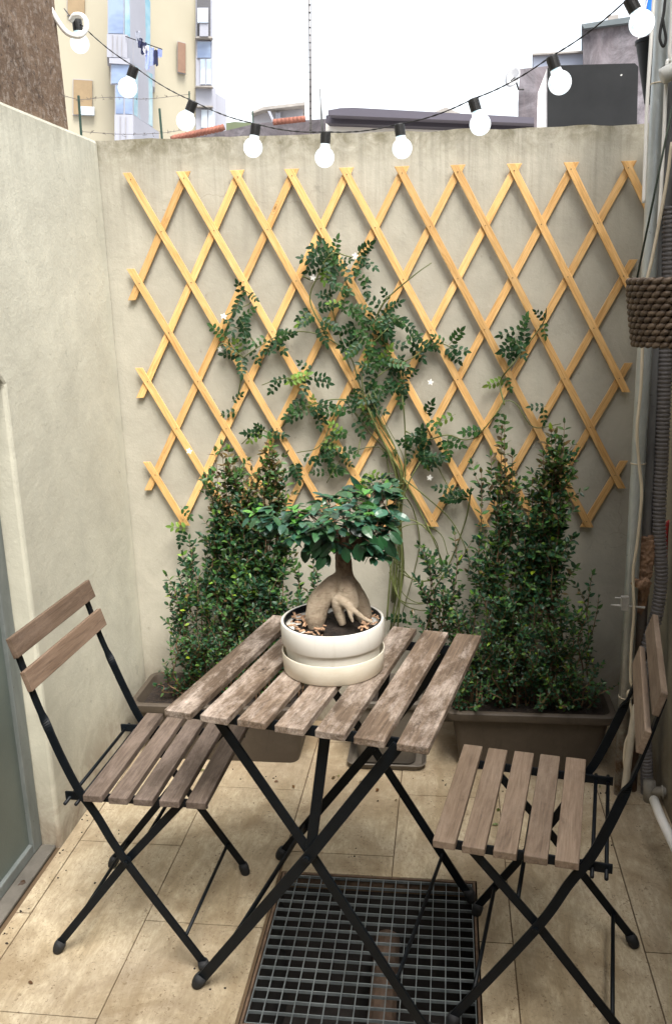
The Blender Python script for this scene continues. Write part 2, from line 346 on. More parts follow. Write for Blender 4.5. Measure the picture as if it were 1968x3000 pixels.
def smooth_path(P, n=6):
    P = [Vector(p) for p in P]; Q = [P[0]*2-P[1]]+P+[P[-1]*2-P[-2]]; out = []
    for i in range(1, len(Q)-2):
        a, b, c, d = Q[i-1:i+3]
        for k in range(n):
            t = k/n; out.append(.5*((2*b)+(c-a)*t+(2*a-5*b+4*c-d)*t*t+(-a+3*b-3*c+d)*t**3))
    out.append(P[-1]); return out
# ------------------------------------------------------------------ ground, floor, drain
m = MB(); m.add([(-120, -40, -.6), (120, -40, -.6), (120, 200, -.6), (-120, 200, -.6)], [(0, 1, 2, 3)])
tag(m.build('ground', M_CONC), kind='structure')
HX0, HX1, HY0, HY1 = -.445, .072, 1.488, 2.005
def sub_rect(x0, x1, y0, y1):
    if x1 <= HX0 or x0 >= HX1 or y1 <= HY0 or y0 >= HY1: return [(x0, x1, y0, y1)]
    out = []
    if x0 < HX0: out.append((x0, HX0, y0, y1))
    if x1 > HX1: out.append((HX1, x1, y0, y1))
    a, b = max(x0, HX0), min(x1, HX1)
    if y0 < HY0: out.append((a, b, y0, HY0))
    if y1 > HY1: out.append((a, b, HY1, y1))
    return out
FX0, FX1, FY0, FY1 = -1.09, .63, -.6, 3.0
m = MB(); g = .0016
for ci, x0 in enumerate([-1.35+.3*k for k in range(8)]):
    ph = 2.09 if ci % 2 == 1 else 1.785
    for k in range(-6, 4):
        y0 = ph+.61*k
        a0, a1, b0, b1 = max(x0+g, FX0), min(x0+.3-g, FX1), max(y0+g, FY0), min(y0+.61-g, FY1)
        if a1 <= a0 or b1 <= b0: continue
        dz = R.uniform(-.0006, .0006)
        for r in sub_rect(a0, a1, b0, b1):
            if r[1]-r[0] < .004 or r[3]-r[2] < .004: continue
            m.box(*r, -.02, 0+dz)
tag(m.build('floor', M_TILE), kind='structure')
m = MB()
for r in sub_rect(FX0-.4, FX1+.3, FY0, FY1): m.box(*r, -.05, -.004)
tag(m.build('floor_joints', M_GROUT), kind='structure')
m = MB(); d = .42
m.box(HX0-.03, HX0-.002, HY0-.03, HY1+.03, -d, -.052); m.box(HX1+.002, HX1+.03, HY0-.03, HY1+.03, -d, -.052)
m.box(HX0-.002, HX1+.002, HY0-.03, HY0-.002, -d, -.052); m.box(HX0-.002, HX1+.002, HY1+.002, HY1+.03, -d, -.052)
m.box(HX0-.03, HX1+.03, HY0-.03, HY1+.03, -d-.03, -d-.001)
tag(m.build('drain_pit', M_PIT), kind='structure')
m = MB(); m.tube([(-.155, HY0, -.19), (-.165, HY1, -.2)], .035, 14)
tag(m.build('drain_pipe', simple('brown_pit_pipe', (.10, .065, .045), .7, 0, .4, 20, .4)), 'brown pipe running through the pit below the floor grate', 'pipe')
GR = empty('floor_grate', ((HX0+HX1)/2, (HY0+HY1)/2, 0), 0, 'square galvanised steel grate set in the tiled floor under the table', 'grate')
gw = (HX1-HX0)/2-.004; gh = (HY1-HY0)/2-.004
m = MB()
for a in (-1, 1):
    m.box(min(a*gw, a*(gw-.006)), max(a*gw, a*(gw-.006)), -gh, gh, -.03, .0015)
    m.box(-gw+.0061, gw-.0061, min(a*gh, a*(gh-.006)), max(a*gh, a*(gh-.006)), -.03, .0015)
m.build('rusty_frame', M_FRAMERUST, GR, bevel=.001)
gi = gw-.010; gj = gh-.010; NB = 15
m = MB()
for k in range(NB+1):
    y = -gj+2*gj*k/NB; m.box(-gi, gi, y-.0012, y+.0012, -.0085, -.001)
m.build('bearing_bars', M_GRATE, GR)
m = MB()
for k in range(NB+1):
    x = -gi+2*gi*k/NB; m.box(x-.0011, x+.0011, -gj-.001, gj+.001, -.006, -.0003)
m.build('cross_bars', M_GRATE, GR)
# ------------------------------------------------------------------ walls
LX = -1.09; BY0, BSL = 2.82, .05
def wall_y(x): return BY0+BSL*(x-LX)
def onwall(px, py, off=0):   # point on the back wall's face, moved toward the patio by off
    d_ = ray(px, py); n = Vector((BSL, -1, 0)).normalized(); p0 = Vector((LX, BY0, 0))+n*off
    return CO+d_*((p0-CO).dot(n)/d_.dot(n))
WN = Vector((BSL, -1, 0)).normalized()
def gridwall(name, mat, x0, x1, top0, top1, label, y0f, thick, seed=0):
    m = MB(); n = 60; top = []
    for i in range(n+1):
        x = x0+(x1-x0)*i/n
        top.append(top0+(top1-top0)*i/n+.006*noise.noise(Vector((x*9, seed, 0)))+.003*noise.noise(Vector((x*40, seed, 3))))
    for i in range(n):
        xa, xb = x0+(x1-x0)*i/n, x0+(x1-x0)*(i+1)/n
        ya, yb = y0f(xa), y0f(xb)
        fs = [(4, 5, 6, 7), (0, 1, 5, 4), (2, 3, 7, 6)]
        if i == 0: fs.append((3, 0, 4, 7))
        if i == n-1: fs.append((1, 2, 6, 5))
        m.add([(xa, ya, -.05), (xb, yb, -.05), (xb, yb+thick, -.05), (xa, ya+thick, -.05), (xa, ya, top[i]), (xb, yb, top[i+1]), (xb, yb+thick, top[i+1]), (xa, ya+thick, top[i])], fs)
    o = m.build(name, mat); return tag(o, label, 'wall')
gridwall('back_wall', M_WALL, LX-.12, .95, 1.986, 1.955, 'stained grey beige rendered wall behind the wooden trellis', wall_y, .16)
# left wall: pale render with a low door opening toward the viewer
ZD = 1.335; YJ = 2.055
def left_wall():
    t = .14; x0 = LX-t; yb = wall_y(LX)-.002; zt = 1.984; ar = .012; m = MB()
    prof = [(YJ, -.02), (yb, -.02), (yb, zt), (-.6, zt), (-.6, -.02), (.75, -.02), (.75, ZD), (YJ-.03, ZD), (YJ, ZD-.03)]
    m.prism([(LX, y, z) for y, z in prof], (-t, 0, 0))
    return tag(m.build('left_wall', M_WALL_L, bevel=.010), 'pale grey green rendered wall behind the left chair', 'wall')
left_wall()
m = MB(); yt = 2.665
prof = [(-.6, 1.975), (yt+.008, 1.975), (yt+.004, 2.1), (yt-.004, 2.3), (yt+.006, 2.55), (yt, 4.2), (-.6, 4.2)]
m.prism([(LX-.025, y, z) for y, z in prof], (-.35, 0, 0))
o = m.build('neighbour_wall', M_STUCCO); tag(o, 'rough dark brown stucco wall rising above the left wall', 'wall')
o.modifiers.new('bev', 'BEVEL').width = .012
# right wall; its unseen near part is raised to hold back sky light
m = MB(); yb = wall_y(.63)-.003
m.prism([(.63, y, z) for y, z in [(-.6, -.02), (yb, -.02), (yb, 2.02), (2.44, 2.02), (2.44, 2.55), (-.6, 2.55)]], (.17, 0, 0))
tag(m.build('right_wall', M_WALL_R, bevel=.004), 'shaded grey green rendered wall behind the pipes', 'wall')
m = MB(); m.box(-1.6, 1.2, -.95, -.603, -.02, 2.9); m.box(-.9, .5, -.602, -.599, -.02, 2.2)  # out of view, added to block sky light from behind the camera
tag(m.build('unseen_house_wall', M_WALL_R), 'unseen rendered house wall added behind the viewer to block sky light', 'wall')
# skirting mortar heap / dirt at floor of left wall
# door in the left opening
DR = empty('low_door', (LX-.06, 1.4, 0), 0, 'low frosted grey green door with dull aluminium frame at left edge', 'door')
def rel(parent, *p): return p
m = MB(); dx = LX-.068
m.box(dx-.006-DR.location.x, dx+.004-DR.location.x, .80-1.4, 2.0-1.4, .045, 1.26)
m.build('frosted_panel', M_FROST, DR)
m = MB(); X0 = dx-.02-DR.location.x; X1 = dx+.016-DR.location.x
m.box(X0, X1, 2.001-1.4, 2.05-1.4, .012, 1.328); m.box(X0, X1, .755-1.4, .80-1.4, .012, 1.328)
m.box(X0+.001, X1-.001, .801-1.4, 2.0-1.4, 1.262, 1.325); m.box(X0+.001, X1-.001, .801-1.4, 2.0-1.4, .012, .044)
m.build('door_frame', M_ALU, DR, bevel=.003)
m = MB(); m.box(dx+.004-DR.location.x, LX-.012-DR.location.x, .755-1.4, 2.05-1.4, .0005, .011)
m.build('threshold', simple('grey_threshold', (.11, .10, .085), .8, .1, .3, 15, .3, 'World'), DR, bevel=.003)
# ------------------------------------------------------------------ trellis
TR = empty('wooden_trellis', onwall(900, 1230, .01), 0, 'expanding diamond trellis of orange pine laths on the back wall', 'trellis')
def tnode(i, row, off):
    t1, t9 = onwall(428, 414, off), onwall(1459, 390, off); b0, b8 = onwall(426, 1208, off), onwall(1362, 1212, off)
    a = t1+(t9-t1)*((i-1)/8); b = b0+(b8-b0)*((i-.5)/8); return a+(b-a)*(row/7)
def lath(k, sign, r0, r1, e0, e1, off):
    fi = (lambda r: k+r/2) if sign > 0 else (lambda r: k-r/2)
    A, B = tnode(fi(r0), r0, off), tnode(fi(r1), r1, off); d_ = (B-A).normalized()
    A = A-d_*e0; B = B+d_*e1
    wid = .0225/abs(d_.z); h = Vector((1, BSL, 0)).normalized()*wid/2
    c_ = (A+B)/2; th = .0055
    m = MB(); jit = R.uniform(-.0015, .0015)
    m.prism([A-h, A+h, B+h, B-h], WN*th)
    # local frame: y along the lath
    Yv = d_; Zv = WN; Xv = Yv.cross(Zv).normalized()
    Mx = Matrix((Xv, Yv, Zv)).transposed().to_4x4(); Mx.translation = c_+Vector((0, 0, jit))
    inv = Mx.inverted(); base = c_
    m.v = [tuple(inv @ Vector(v)) for v in m.v]
    o = m.build('lath', M_PINE, TR, bevel=.0008)
    o.matrix_world = Matrix.Translation(-TR.location) @ Mx if False else o.matrix_world
    o.location = Mx.translation-TR.location; o.rotation_euler = Mx.to_euler()
    return o
for k in range(1, 13):       # leaning "/" laths, behind
    r0 = max(0, 2*(k-9)); r1 = min(7, 2*k)
    lath(k, -1, r0, r1, .022 if r0 == 0 else .055, .02 if r1 == 7 else .06, .010)
for k in range(-3, 10):      # leaning "\" laths, in front
    r0 = max(0, -2*k); r1 = min(7, 2*(9-k))
    if k == 9: r1 = .75
    lath(k, 1, r0, r1, .022 if r0 == 0 else .052, .022 if r1 == 7 else .05, .0165)
m = MB(); m.tube([(0, 0, 0), tuple(WN*.0012)], .0019, 8); M_NAIL = simple('rusty_nail', (.22, .13, .06), .6, .3)
nail0 = None
for row in range(8):
    for i2 in range(0, 19):
        if row % 2 != i2 % 2: continue
        p = tnode(i2/2, row, .0221)-TR.location
        if nail0 is None: nail = nail0 = m.build('nail', M_NAIL, TR)
        else: nail = nail0.copy(); col.objects.link(nail); nail.parent = TR
        nail.location = p
# ------------------------------------------------------------------ bistro furniture
def slat_obj(name, mat, parent, cx, cy, cz, wx, ly, tz, bevel=.0015):
    m = MB(); m.box(-wx/2, wx/2, -ly/2, ly/2, -tz/2, tz/2)
    o = m.build(name, mat, parent, bevel=bevel); o.location = (cx+R.uniform(-.0008, .0008), cy+R.uniform(-.002, .002), cz+R.uniform(-.0005, .0005)); o.rotation_euler = (0, 0, R.uniform(-.004, .004)); return o
def cap(parent, p, d_, r=.0125, L=.032, flat=0):
    m = MB(); d_ = Vector(d_).normalized(); p = Vector(p)
    m.tube([p, p-d_*L*.3, p-d_*L*.8, p-d_*L], [r*.92, r*1.08, r, r*.85], 12)
    return m.build('rubber_foot', M_RUBBER, parent, smooth=True)
def chair(loc, rz, label, seatmat, backmat):
    t = empty('folding_chair', loc, rz, label, 'chair', 'folding bistro chairs at the table')
    g_ = .0147; w_ = .0442
    for i in range(5):
        slat_obj('seat_slat', seatmat, t, -.14+w_/2+i*(w_+g_), 0, .442, w_, .39, .016)
    up = Vector((-.272, 0, .79))-Vector((-.215, 0, .60)); up.normalize(); nrm = Vector((up.z, 0, -up.x))
    for q in (.788, .712):
        o = slat_obj('back_slat', backmat, t, 0, 0, 0, .047, .39, .012)
        c_ = Vector((-.215, 0, .60))+up*((q-.60)/up.z)+nrm*.0095
        X = up; Y = Vector((0, 1, 0)); Z = X.cross(Y)
        o.location = c_; o.rotation_euler = Matrix((X, Y, Z)).transposed().to_euler()
    m = MB()
    for sy in (-1, 1):
        m = MB(); m.sweep([(-.20, sy*.158, .424), (.132, sy*.158, .424)], .020, .005, (0, 0, 1))
        m.build('seat_rail', M_BLACK, t, bevel=.001)
        P = smooth_path([(.105, sy*.176, .018), (-.062, sy*.176, .275), (-.122, sy*.176, .39), (-.158, sy*.176, .452), (-.188, sy*.176, .525), (-.216, sy*.174, .605), (-.238, sy*.172, .67), (-.272, sy*.17, .795)], 14)
        def wd(i, T, P=P):
            z = P[i].z; k = min(1, max(0, (z-.585)/.05)); a = k*k*(3-2*k)*PI/2
            side = Vector((T.z, 0, -T.x)); return side*math.cos(a)+Vector((0, 1, 0))*math.sin(a)
        m = MB(); m.sweep(P, .0190, .006, wd)
        o = m.build('upright_leg', M_BLACK, t, bevel=.001)
        cap(o, (.098, sy*.176, .03), (-.25, 0, 1))
        P = [(-.262, sy*.160, .022), (-.062, sy*.160, .275), (.078, sy*.160, .431)]
        m = MB(); m.sweep(P, .0185, .006, lambda i, T: Vector((T.z, 0, -T.x)))
        o = m.build('rear_leg', M_BLACK, t, bevel=.001)
        cap(o, (-.254, sy*.160, .032), (.5, 0, 1))
        m = MB(); m.tube([(-.062, sy*.151, .275), (-.062, sy*.184, .275)], .006, 10); m.build('pivot_bolt', M_BLACK, t, smooth=False)
    for x, z, yy in ((.06, .087, .174), (-.215, .08, .158), (-.024, .318, .158)):
        m = MB(); m.tube([(x, -yy, z), (x, yy, z)], .0045, 8); m.build('cross_rod', M_BLACK, t, smooth=True)
    for x in (-.163, -.189):
        m = MB(); m.tube([(x, -.186, .420), (x, .186, .420)], .004, 8); m.build('seat_rod', M_BLACK, t, smooth=True)
    return t
chair((-.650, 1.812, 0), -.0356, 'black steel folding chair with dark weathered seat slats by the left wall', M_SEATL, M_BACKL)
chair((.139, 1.688, 0), -.175+PI, 'black steel folding chair with pale brown seat slats beside the pipes', M_SEATR, M_SEATR)
def table(loc, rz):
    t = empty('folding_table', loc, rz, 'slatted weathered wood folding table with crossed black steel legs', 'table')
    w_, g_ = .0593, .0208
    for i in range(7): slat_obj('top_slat', M_TABLEW, t, -.27+w_/2+i*(w_+g_), 0, .6925, w_, .55, .015)
    for sy in (-1, 1):
        m = MB(); m.sweep([(-.262, sy*.228, .673), (.262, sy*.228, .673)], .0225, .005, (0, 0, 1)); m.build('top_rail', M_BLACK, t, bevel=.001)
        m = MB(); m.sweep([(-.19, sy*.221, .674), (.01, sy*.221, .39), (.235, sy*.221, .045), (.262, sy*.221, .012)], .0215, .006, lambda i, T: Vector((T.z, 0, -T.x)))
        o = m.build('leg', M_BLACK, t, bevel=.001); cap(o, (.252, sy*.221, .032), (-.35, 0, 1), .0135)
        m = MB(); m.sweep([(.205, sy*.239, .674), (.01, sy*.239, .39), (-.262, sy*.239, .02)], .0235, .006, lambda i, T: Vector((T.z, 0, -T.x)))
        o = m.build('leg', M_BLACK, t, bevel=.001); cap(o, (-.257, sy*.239, .033), (.55, 0, 1), .0135)
        m = MB(); m.sweep([(.056, sy*.230, .672), (.014, sy*.230, .40)], .022, .005, (1, 0, 0)); m.build('stay', M_BLACK, t, bevel=.001)
        m = MB(); m.tube([(.01, sy*.212, .39), (.01, sy*.248, .39)], .007, 10); m.build('pivot_bolt', M_BLACK, t)
    m = MB(); m.sweep([(.187, -.219, .12), (.187, .219, .12)], .014, .005, (0, 0, 1)); m.build('cross_bar', M_BLACK, t)
    m = MB(); m.sweep([(-.19, -.237, .12), (-.19, .237, .12)], .014, .005, (0, 0, 1)); m.build('cross_bar', M_BLACK, t)
    return t
table((-.245, 1.764, 0), -.211)
# ------------------------------------------------------------------ bonsai pot
PC = Vector((-.2535, 1.782, .7005))
BP = empty('ceramic_pot', PC, 0, 'white round ceramic plant pot standing in its saucer on the table', 'pot')
m = MB(); m.lathe([(0, .012), (.094, .012), (.1000, .016), (.1064, .0655), (.1118, .0660), (.1128, .0675), (.1135, .108), (.1120, .1125), (.1095, .1135), (.1072, .1125), (.1065, .108), (.1050, .094), (0, .094)], seg=72)
m.build('pot_body', M_CERAMIC, BP, smooth=True).modifiers.new('e', 'EDGE_SPLIT').split_angle = .6
m = MB(); m.lathe([(0, 0), (.108, 0), (.1108, .003), (.1132, .043), (.1126, .0455), (.1110, .0455), (.1100, .043), (.107, .008), (0, .008)], seg=72)
m.build('saucer', M_SAUCER, BP, smooth=True).modifiers.new('e', 'EDGE_SPLIT').split_angle = .9
m = MB(); m.lathe([(.1055, .096), (.1055, .1125), (.1035, .1125), (.1030, .099), (.1055, .096)], seg=60)
m.build('plastic_liner', M_BLACK, BP, smooth=True)
m = MB(); n = 26; vs = []; fs = []
for j in range(n+1):
    for i in range(n+1):
        u, v = i/n*2-1, j/n*2-1; x = u*math.sqrt(1-v*v/2)*.103; y = v*math.sqrt(1-u*u/2)*.103
        r_ = math.hypot(x, y); vs.append((x, y, .100+.007*noise.noise(Vector((x*60, y*60, 1)))-.03*r_*r_/.0107*.3+(.005 if r_ < .06 else 0)))
for j in range(n):
    for i in range(n): a = j*(n+1)+i; fs.append((a, a+1, a+n+2, a+n+1))
m.add(vs, fs); m.build('soil', M_SOIL, BP, smooth=True)
m = MB(); RC = random.Random(3)
for k in range(150):
    a = RC.uniform(0, 2*PI); r_ = .1*math.sqrt(RC.uniform(.15, 1)); x, y = r_*math.cos(a), r_*math.sin(a)
    if not ((x < -.01 and y < .03) or x > .06 or y > .07): continue
    if RC.random() < .15: continue
    c_ = Vector((x, y, .106+RC.uniform(0, .006))); L = RC.uniform(.008, .02); w_ = RC.uniform(.004, .008)
    q = Matrix.Rotation(RC.uniform(0, 2*PI), 3, 'Z') @ Matrix.Rotation(RC.uniform(-.7, .7), 3, 'X') @ Matrix.Rotation(RC.uniform(-.5, .5), 3, 'Y')
    pts = [(-L/2, -w_/2*.6, 0), (0, -w_/2, .001), (L/2, -w_/4, 0), (L/2*.8, w_/3, .001), (0, w_/2, 0), (-L/2*.9, w_/3, .001)]
    m.prism([c_+q @ Vector(p) for p in pts], q @ Vector((0, 0, .0016)))
tag(m.build('bark_chips', M_CHIP, BP), kind='stuff')
# ------------------------------------------------------------------ leaves
def leaf(m, p, d_, n_, L, w_, c_, fold=.25, droop=.15, fine=False):
    d_ = d_.normalized(); s_ = d_.cross(n_)
    s_ = s_.normalized() if s_.length > 1e-6 else d_.orthogonal().normalized()
    n_ = s_.cross(d_)
    if fine: st = [(0, .0), (.16, .62), (.40, 1), (.66, .9), (.87, .5), (1, 0)]
    else: st = [(0, .05), (.33, .95), (.70, .78), (1, 0)]
    vs = []
    for t, wf in st:
        c0 = p+d_*(L*t)-n_*(droop*L*t*t); e = s_*(w_*.5*wf); u = n_*(fold*w_*.5*wf)
        vs += [c0, c0+e+u, c0-e+u]
    fs = []
    for i in range(len(st)-1):
        a = i*3; b = a+3
        if i == len(st)-2: fs += [(a, a+1, b), (a, b, a+2)]
        else: fs += [(a, a+1, b+1, b), (a, b, b+2, a+2)]
    m.add(vs, fs, c_)
def rv(r_, s=1): return Vector((r_.gauss(0, s), r_.gauss(0, s), r_.gauss(0, s)))
def vary(c_, r_, k=.3):
    f = 1+r_.uniform(-k, k); return tuple(max(.002, x*f*(1+r_.uniform(-.12, .12))) for x in c_)
# ------------------------------------------------------------------ bonsai tree
BT = empty('ficus_bonsai', PC+Vector((0, 0, .1)), 0, 'ficus bonsai with fat pale roots and glossy blue green crown', 'bonsai')
def P_(px, py, dy=0): return at(px, py, PC.y+dy)-BT.location
m = MB()
def fat(pts, rs, seg=14):
    n = len(pts); q = smooth_path(pts, 5); rr = []
    for i in range(len(q)):
        t = i/5; k = min(int(t), n-2); f = t-k; f = f*f*(3-2*f); rr.append(rs[k]*(1-f)+rs[k+1]*f)
    m.tube(q, rr, seg)
fat([P_(796, 1278, 0), P_(797, 1298, 0), P_(799, 1325, 0), P_(801, 1352, 0)], [.0145, .0180, .0185, .0205])
fat([P_(790, 1342, 0), P_(766, 1366, -.010), P_(744, 1396, -.02), P_(734, 1430, -.026), P_(734, 1460, -.028)], [.016, .0215, .0255, .0235, .017])
fat([P_(808, 1348, 0), P_(821, 1372, .010), P_(834, 1400, .014), P_(843, 1426, .018), P_(846, 1450, .02)], [.016, .0195, .0225, .020, .014])
fat([P_(802, 1348, -.006), P_(806, 1376, -.020), P_(816, 1402, -.024), P_(822, 1420, -.02)], [.020, .0225, .018, .010])
fat([P_(792, 1396, -.036), P_(786, 1390, -.034), P_(783, 1400, -.036), P_(788, 1425, -.034), P_(797, 1452, -.034)], [.010, .0115, .0125, .0115, .008])
fat([P_(790, 1392, -.038), P_(808, 1408, -.046), P_(826, 1422, -.05), P_(845, 1437, -.052), P_(866, 1447, -.052)], [.010, .0085, .006, .005, .003])
fat([P_(808, 1408, -.048), P_(812, 1425, -.055), P_(820, 1446, -.058)], [.006, .005, .003])
for (x1, y1, x2, y2, dy) in [(768, 1262, 742, 1248, 0), (778, 1262, 765, 1225, .02), (804, 1258, 802, 1225, 0), (822, 1262, 845, 1232, -.01), (815, 1268, 872, 1238, .02), (785, 1268, 770, 1240, -.03)]:
    fat([P_(797, 1288, 0), P_(x1, y1, dy*.5), P_(x2, y2, dy)], [.011, .0065, .0042], 8)
tk = m.build('trunk', M_BARK, BT, smooth=True)
rm = tk.modifiers.new('r', 'REMESH'); rm.mode = 'VOXEL'; rm.voxel_size = .0022; rm.use_smooth_shade = True
sm = tk.modifiers.new('s', 'SMOOTH'); sm.iterations = 3; sm.factor = .6
tx = bpy.data.textures.new('barkn', 'CLOUDS'); tx.noise_scale = .018
dm = tk.modifiers.new('d', 'DISPLACE'); dm.texture = tx; dm.strength = .0022; dm.texture_coords = 'LOCAL'
RB = random.Random(11)
lm = MB(); tw = MB()
pads = [ # px, py, rx(m), rz(m), ry, dy, n clusters
 (600, 1196, .016, .004, .02, -.01, 5), (625, 1190, .018, .006, .025, -.01, 6), (650, 1203, .026, .009, .035, -.02, 12), (676, 1222, .024, .010, .035, -.03, 10), (690, 1195, .026, .012, .04, .0, 10),
 (718, 1186, .032, .010, .05, .01, 11), (740, 1212, .030, .012, .04, -.05, 13), (765, 1172, .036, .010, .055, .02, 12),
 (815, 1162, .038, .010, .055, .03, 12), (862, 1152, .030, .012, .05, .03, 12), (888, 1158, .024, .016, .05, .0, 12),
 (800, 1195, .045, .009, .05, -.04, 12), (850, 1188, .034, .009, .05, -.03, 10), (890, 1195, .024, .014, .05, -.01, 11),
 (900, 1225, .018, .012, .04, -.01, 7), (870, 1222, .026, .014, .045, -.05, 11), (785, 1226, .030, .009, .04, -.06, 8), (840, 1240, .026, .008, .035, -.055, 5), (880, 1262, .016, .012, .03, -.04, 7),
 (748, 1250, .016, .010, .03, -.035, 5), (700, 1236, .018, .008, .03, -.03, 6), (812, 1148, .03, .008, .04, .05, 6), (875, 1128, .012, .012, .02, .05, 4), (738, 1278, .012, .014, .02, -.04, 5), (893, 1278, .012, .012, .02, -.03, 4), (858, 1262, .016, .008, .02, -.05, 4), (765, 1262, .014, .008, .02, -.05, 4), (745, 1272, .012, .012, .02, -.05, 4), (778, 1276, .010, .006, .02, -.055, 3), (830, 1274, .012, .006, .02, -.055, 3), (870, 1282, .014, .010, .02, -.05, 5), (720, 1250, .012, .010, .02, -.04, 4), (915, 1160, .01, .012, .02, .02, 3)]
hub = P_(798, 1278)
for (px, py, rx, rz, ry, dy, nc) in pads:
    c0 = P_(px, py, dy)
    mid = hub.lerp(c0, .55)+Vector((0, 0, -.006+.012*RB.random()))
    tw.tube(smooth_path([hub+rv(RB, .004), mid, c0-Vector((0, 0, .008))], 4), lambda t: .0038*(1-t)+.0012, 6)
    for k in range(max(3, int(nc*.8))):
        q = c0+Vector((RB.uniform(-1, 1)*rx, RB.uniform(-1, 1)*ry, RB.uniform(-1, 1)*rz*1.35))
        tw.tube([c0-Vector((0, 0, .008)), (c0+q)/2-Vector((0, 0, .003)), q], [.0012, .001, .0007], 4)
        out = (q-P_(800, 1235)); out.z *= .5; out.normalize()
        young = RB.random() < .13
        for j in range(RB.choice((3, 4, 4, 5))):
            a = RB.uniform(0, 2*PI); d_ = Vector((math.cos(a), math.sin(a), 0))*.9+out*.6+Vector((0, 0, RB.uniform(-.45, .3)))
            if young: d_.z += .5
            n_ = Vector((0, 0, 1))+rv(RB, .3)
            L = RB.uniform(.023, .036)*(.8 if young else 1)
            base = (.032, .098, .062) if RB.random() < .55 else (.038, .105, .042)
            cc = vary((.09, .24, .045), RB, .25) if young else vary(base, RB, .4)
            leaf(lm, q+rv(RB, .003), d_, n_, L, L*RB.uniform(.48, .60), cc, .14, RB.uniform(.1, .45), fine=True)
# big hanging leaves in front
for (px, py, dx_, dz_) in [(775, 1225, -.3, -.9), (812, 1222, .7, -.35), (745, 1240, -.5, -.8), (800, 1270, .2, -1), (830, 1262, .1, -1), (862, 1240, .3, -1), (880, 1245, .5, -1), (895, 1255, .6, -1), (870, 1255, .2, -1), (715, 1220, -.4, -.9), (770, 1262, -.8, -.9), (742, 1262, -.4, -1), (756, 1290, -.5, -.8), (712, 1268, -.1, -1), (640, 1215, -.3, -.9), (905, 1235, .7, -.7)]:
    L = RB.uniform(.032, .042); leaf(lm, P_(px, py, -.075 if px > 730 else -.03), Vector((dx_, -.25, dz_)), Vector((.2*RB.uniform(-1, 1), -1, .45)), L, L*.58, vary((.014, .058, .022), RB, .35), .15, .1, fine=True)
tw.build('branches', M_TWIG, BT, smooth=True); lm.build('foliage', M_FICUS, BT, smooth=False)
# ------------------------------------------------------------------ planters
def planter(name, x0, x1, y0, y1, h, mat, label, taper=.03, rim=.02, lip=.028, rot=0, saucer=False, cat='planter'):
    cx, cy = (x0+x1)/2, (y0+y1)/2; t = empty(name, (cx, cy, 0), rot, label, cat)
    hx, hy = (x1-x0)/2, (y1-y0)/2
    def ring(ax, ay, z, r=.03, n=6):
        P = []
        for sx, sy, a0 in ((1, 1, 0), (-1, 1, PI/2), (-1, -1, PI), (1, -1, 1.5*PI)):
            for k in range(n+1):
                a = a0+PI/2*k/n; P.append((sx*(ax-r)+r*math.cos(a), sy*(ay-r)+r*math.sin(a), z))
        return P
    z0 = .012 if saucer else 0
    rings = [ring(hx-rim-taper, hy-rim-taper*.8, z0), ring(hx-rim-taper*.75, hy-rim-taper*.6, z0+.03), ring(hx-rim, hy-rim, h-lip), ring(hx-.002, hy-.002, h-lip+.001), ring(hx, hy, h-lip*.8), ring(hx, hy, h-.003), ring(hx-.004, hy-.004, h), ring(hx-rim+.002, hy-rim+.002, h), ring(hx-rim, hy-rim, h-.006), ring(hx-rim-.006, hy-rim-.006, h-.05)]
    m = MB(); n = len(rings[0]); vs = sum(rings, []); fs = []
    for i in range(len(rings)-1):
        for k in range(n): fs.append((i*n+k, i*n+(k+1) % n, (i+1)*n+(k+1) % n, (i+1)*n+k))
    fs.append(tuple(range(n))[::-1]); m.add(vs, fs)
    o = m.build('planter_box', mat, t, smooth=True); o.modifiers.new('e', 'EDGE_SPLIT').split_angle = .6
    m = MB(); rr = ring(hx-rim-.003, hy-rim-.003, h-.035); vs = [(0, 0, h-.03)]+rr
    m.add(vs, [(0, 1+k, 1+(k+1) % n) for k in range(n)]); m.build('soil', M_SOIL, t)
    if saucer:
        rs = [ring(hx+.0, hy+.0, 0), ring(hx+.012, hy+.012, .022), ring(hx+.009, hy+.009, .024), ring(hx-.004, hy-.004, .006)]
        m = MB(); vs = sum(rs, []); fs = [tuple(range(n))[::-1], tuple(range(3*n, 4*n))]
        for i in range(3):
            for k in range(n): fs.append((i*n+k, i*n+(k+1) % n, (i+1)*n+(k+1) % n, (i+1)*n+k))
        m.add(vs, fs); m.build('saucer', mat, t, smooth=True).modifiers.new('e', 'EDGE_SPLIT').split_angle = .6
    return t
planter('plastic_planter', -1.045, -.445, 2.51, 2.77, .215, M_PLANTER, 'long taupe plastic planter box by the left wall corner')
planter('plastic_planter', -.012, .512, 2.515, 2.765, .218, M_PLANTER, 'long taupe plastic planter box beneath the right shrubs')
planter('square_pot', -.318, -.085, 2.535, 2.765, .235, M_PLANTG, 'square grey brown plastic pot on a tray behind the table legs', .012, .012, .022, saucer=True, cat='pot')
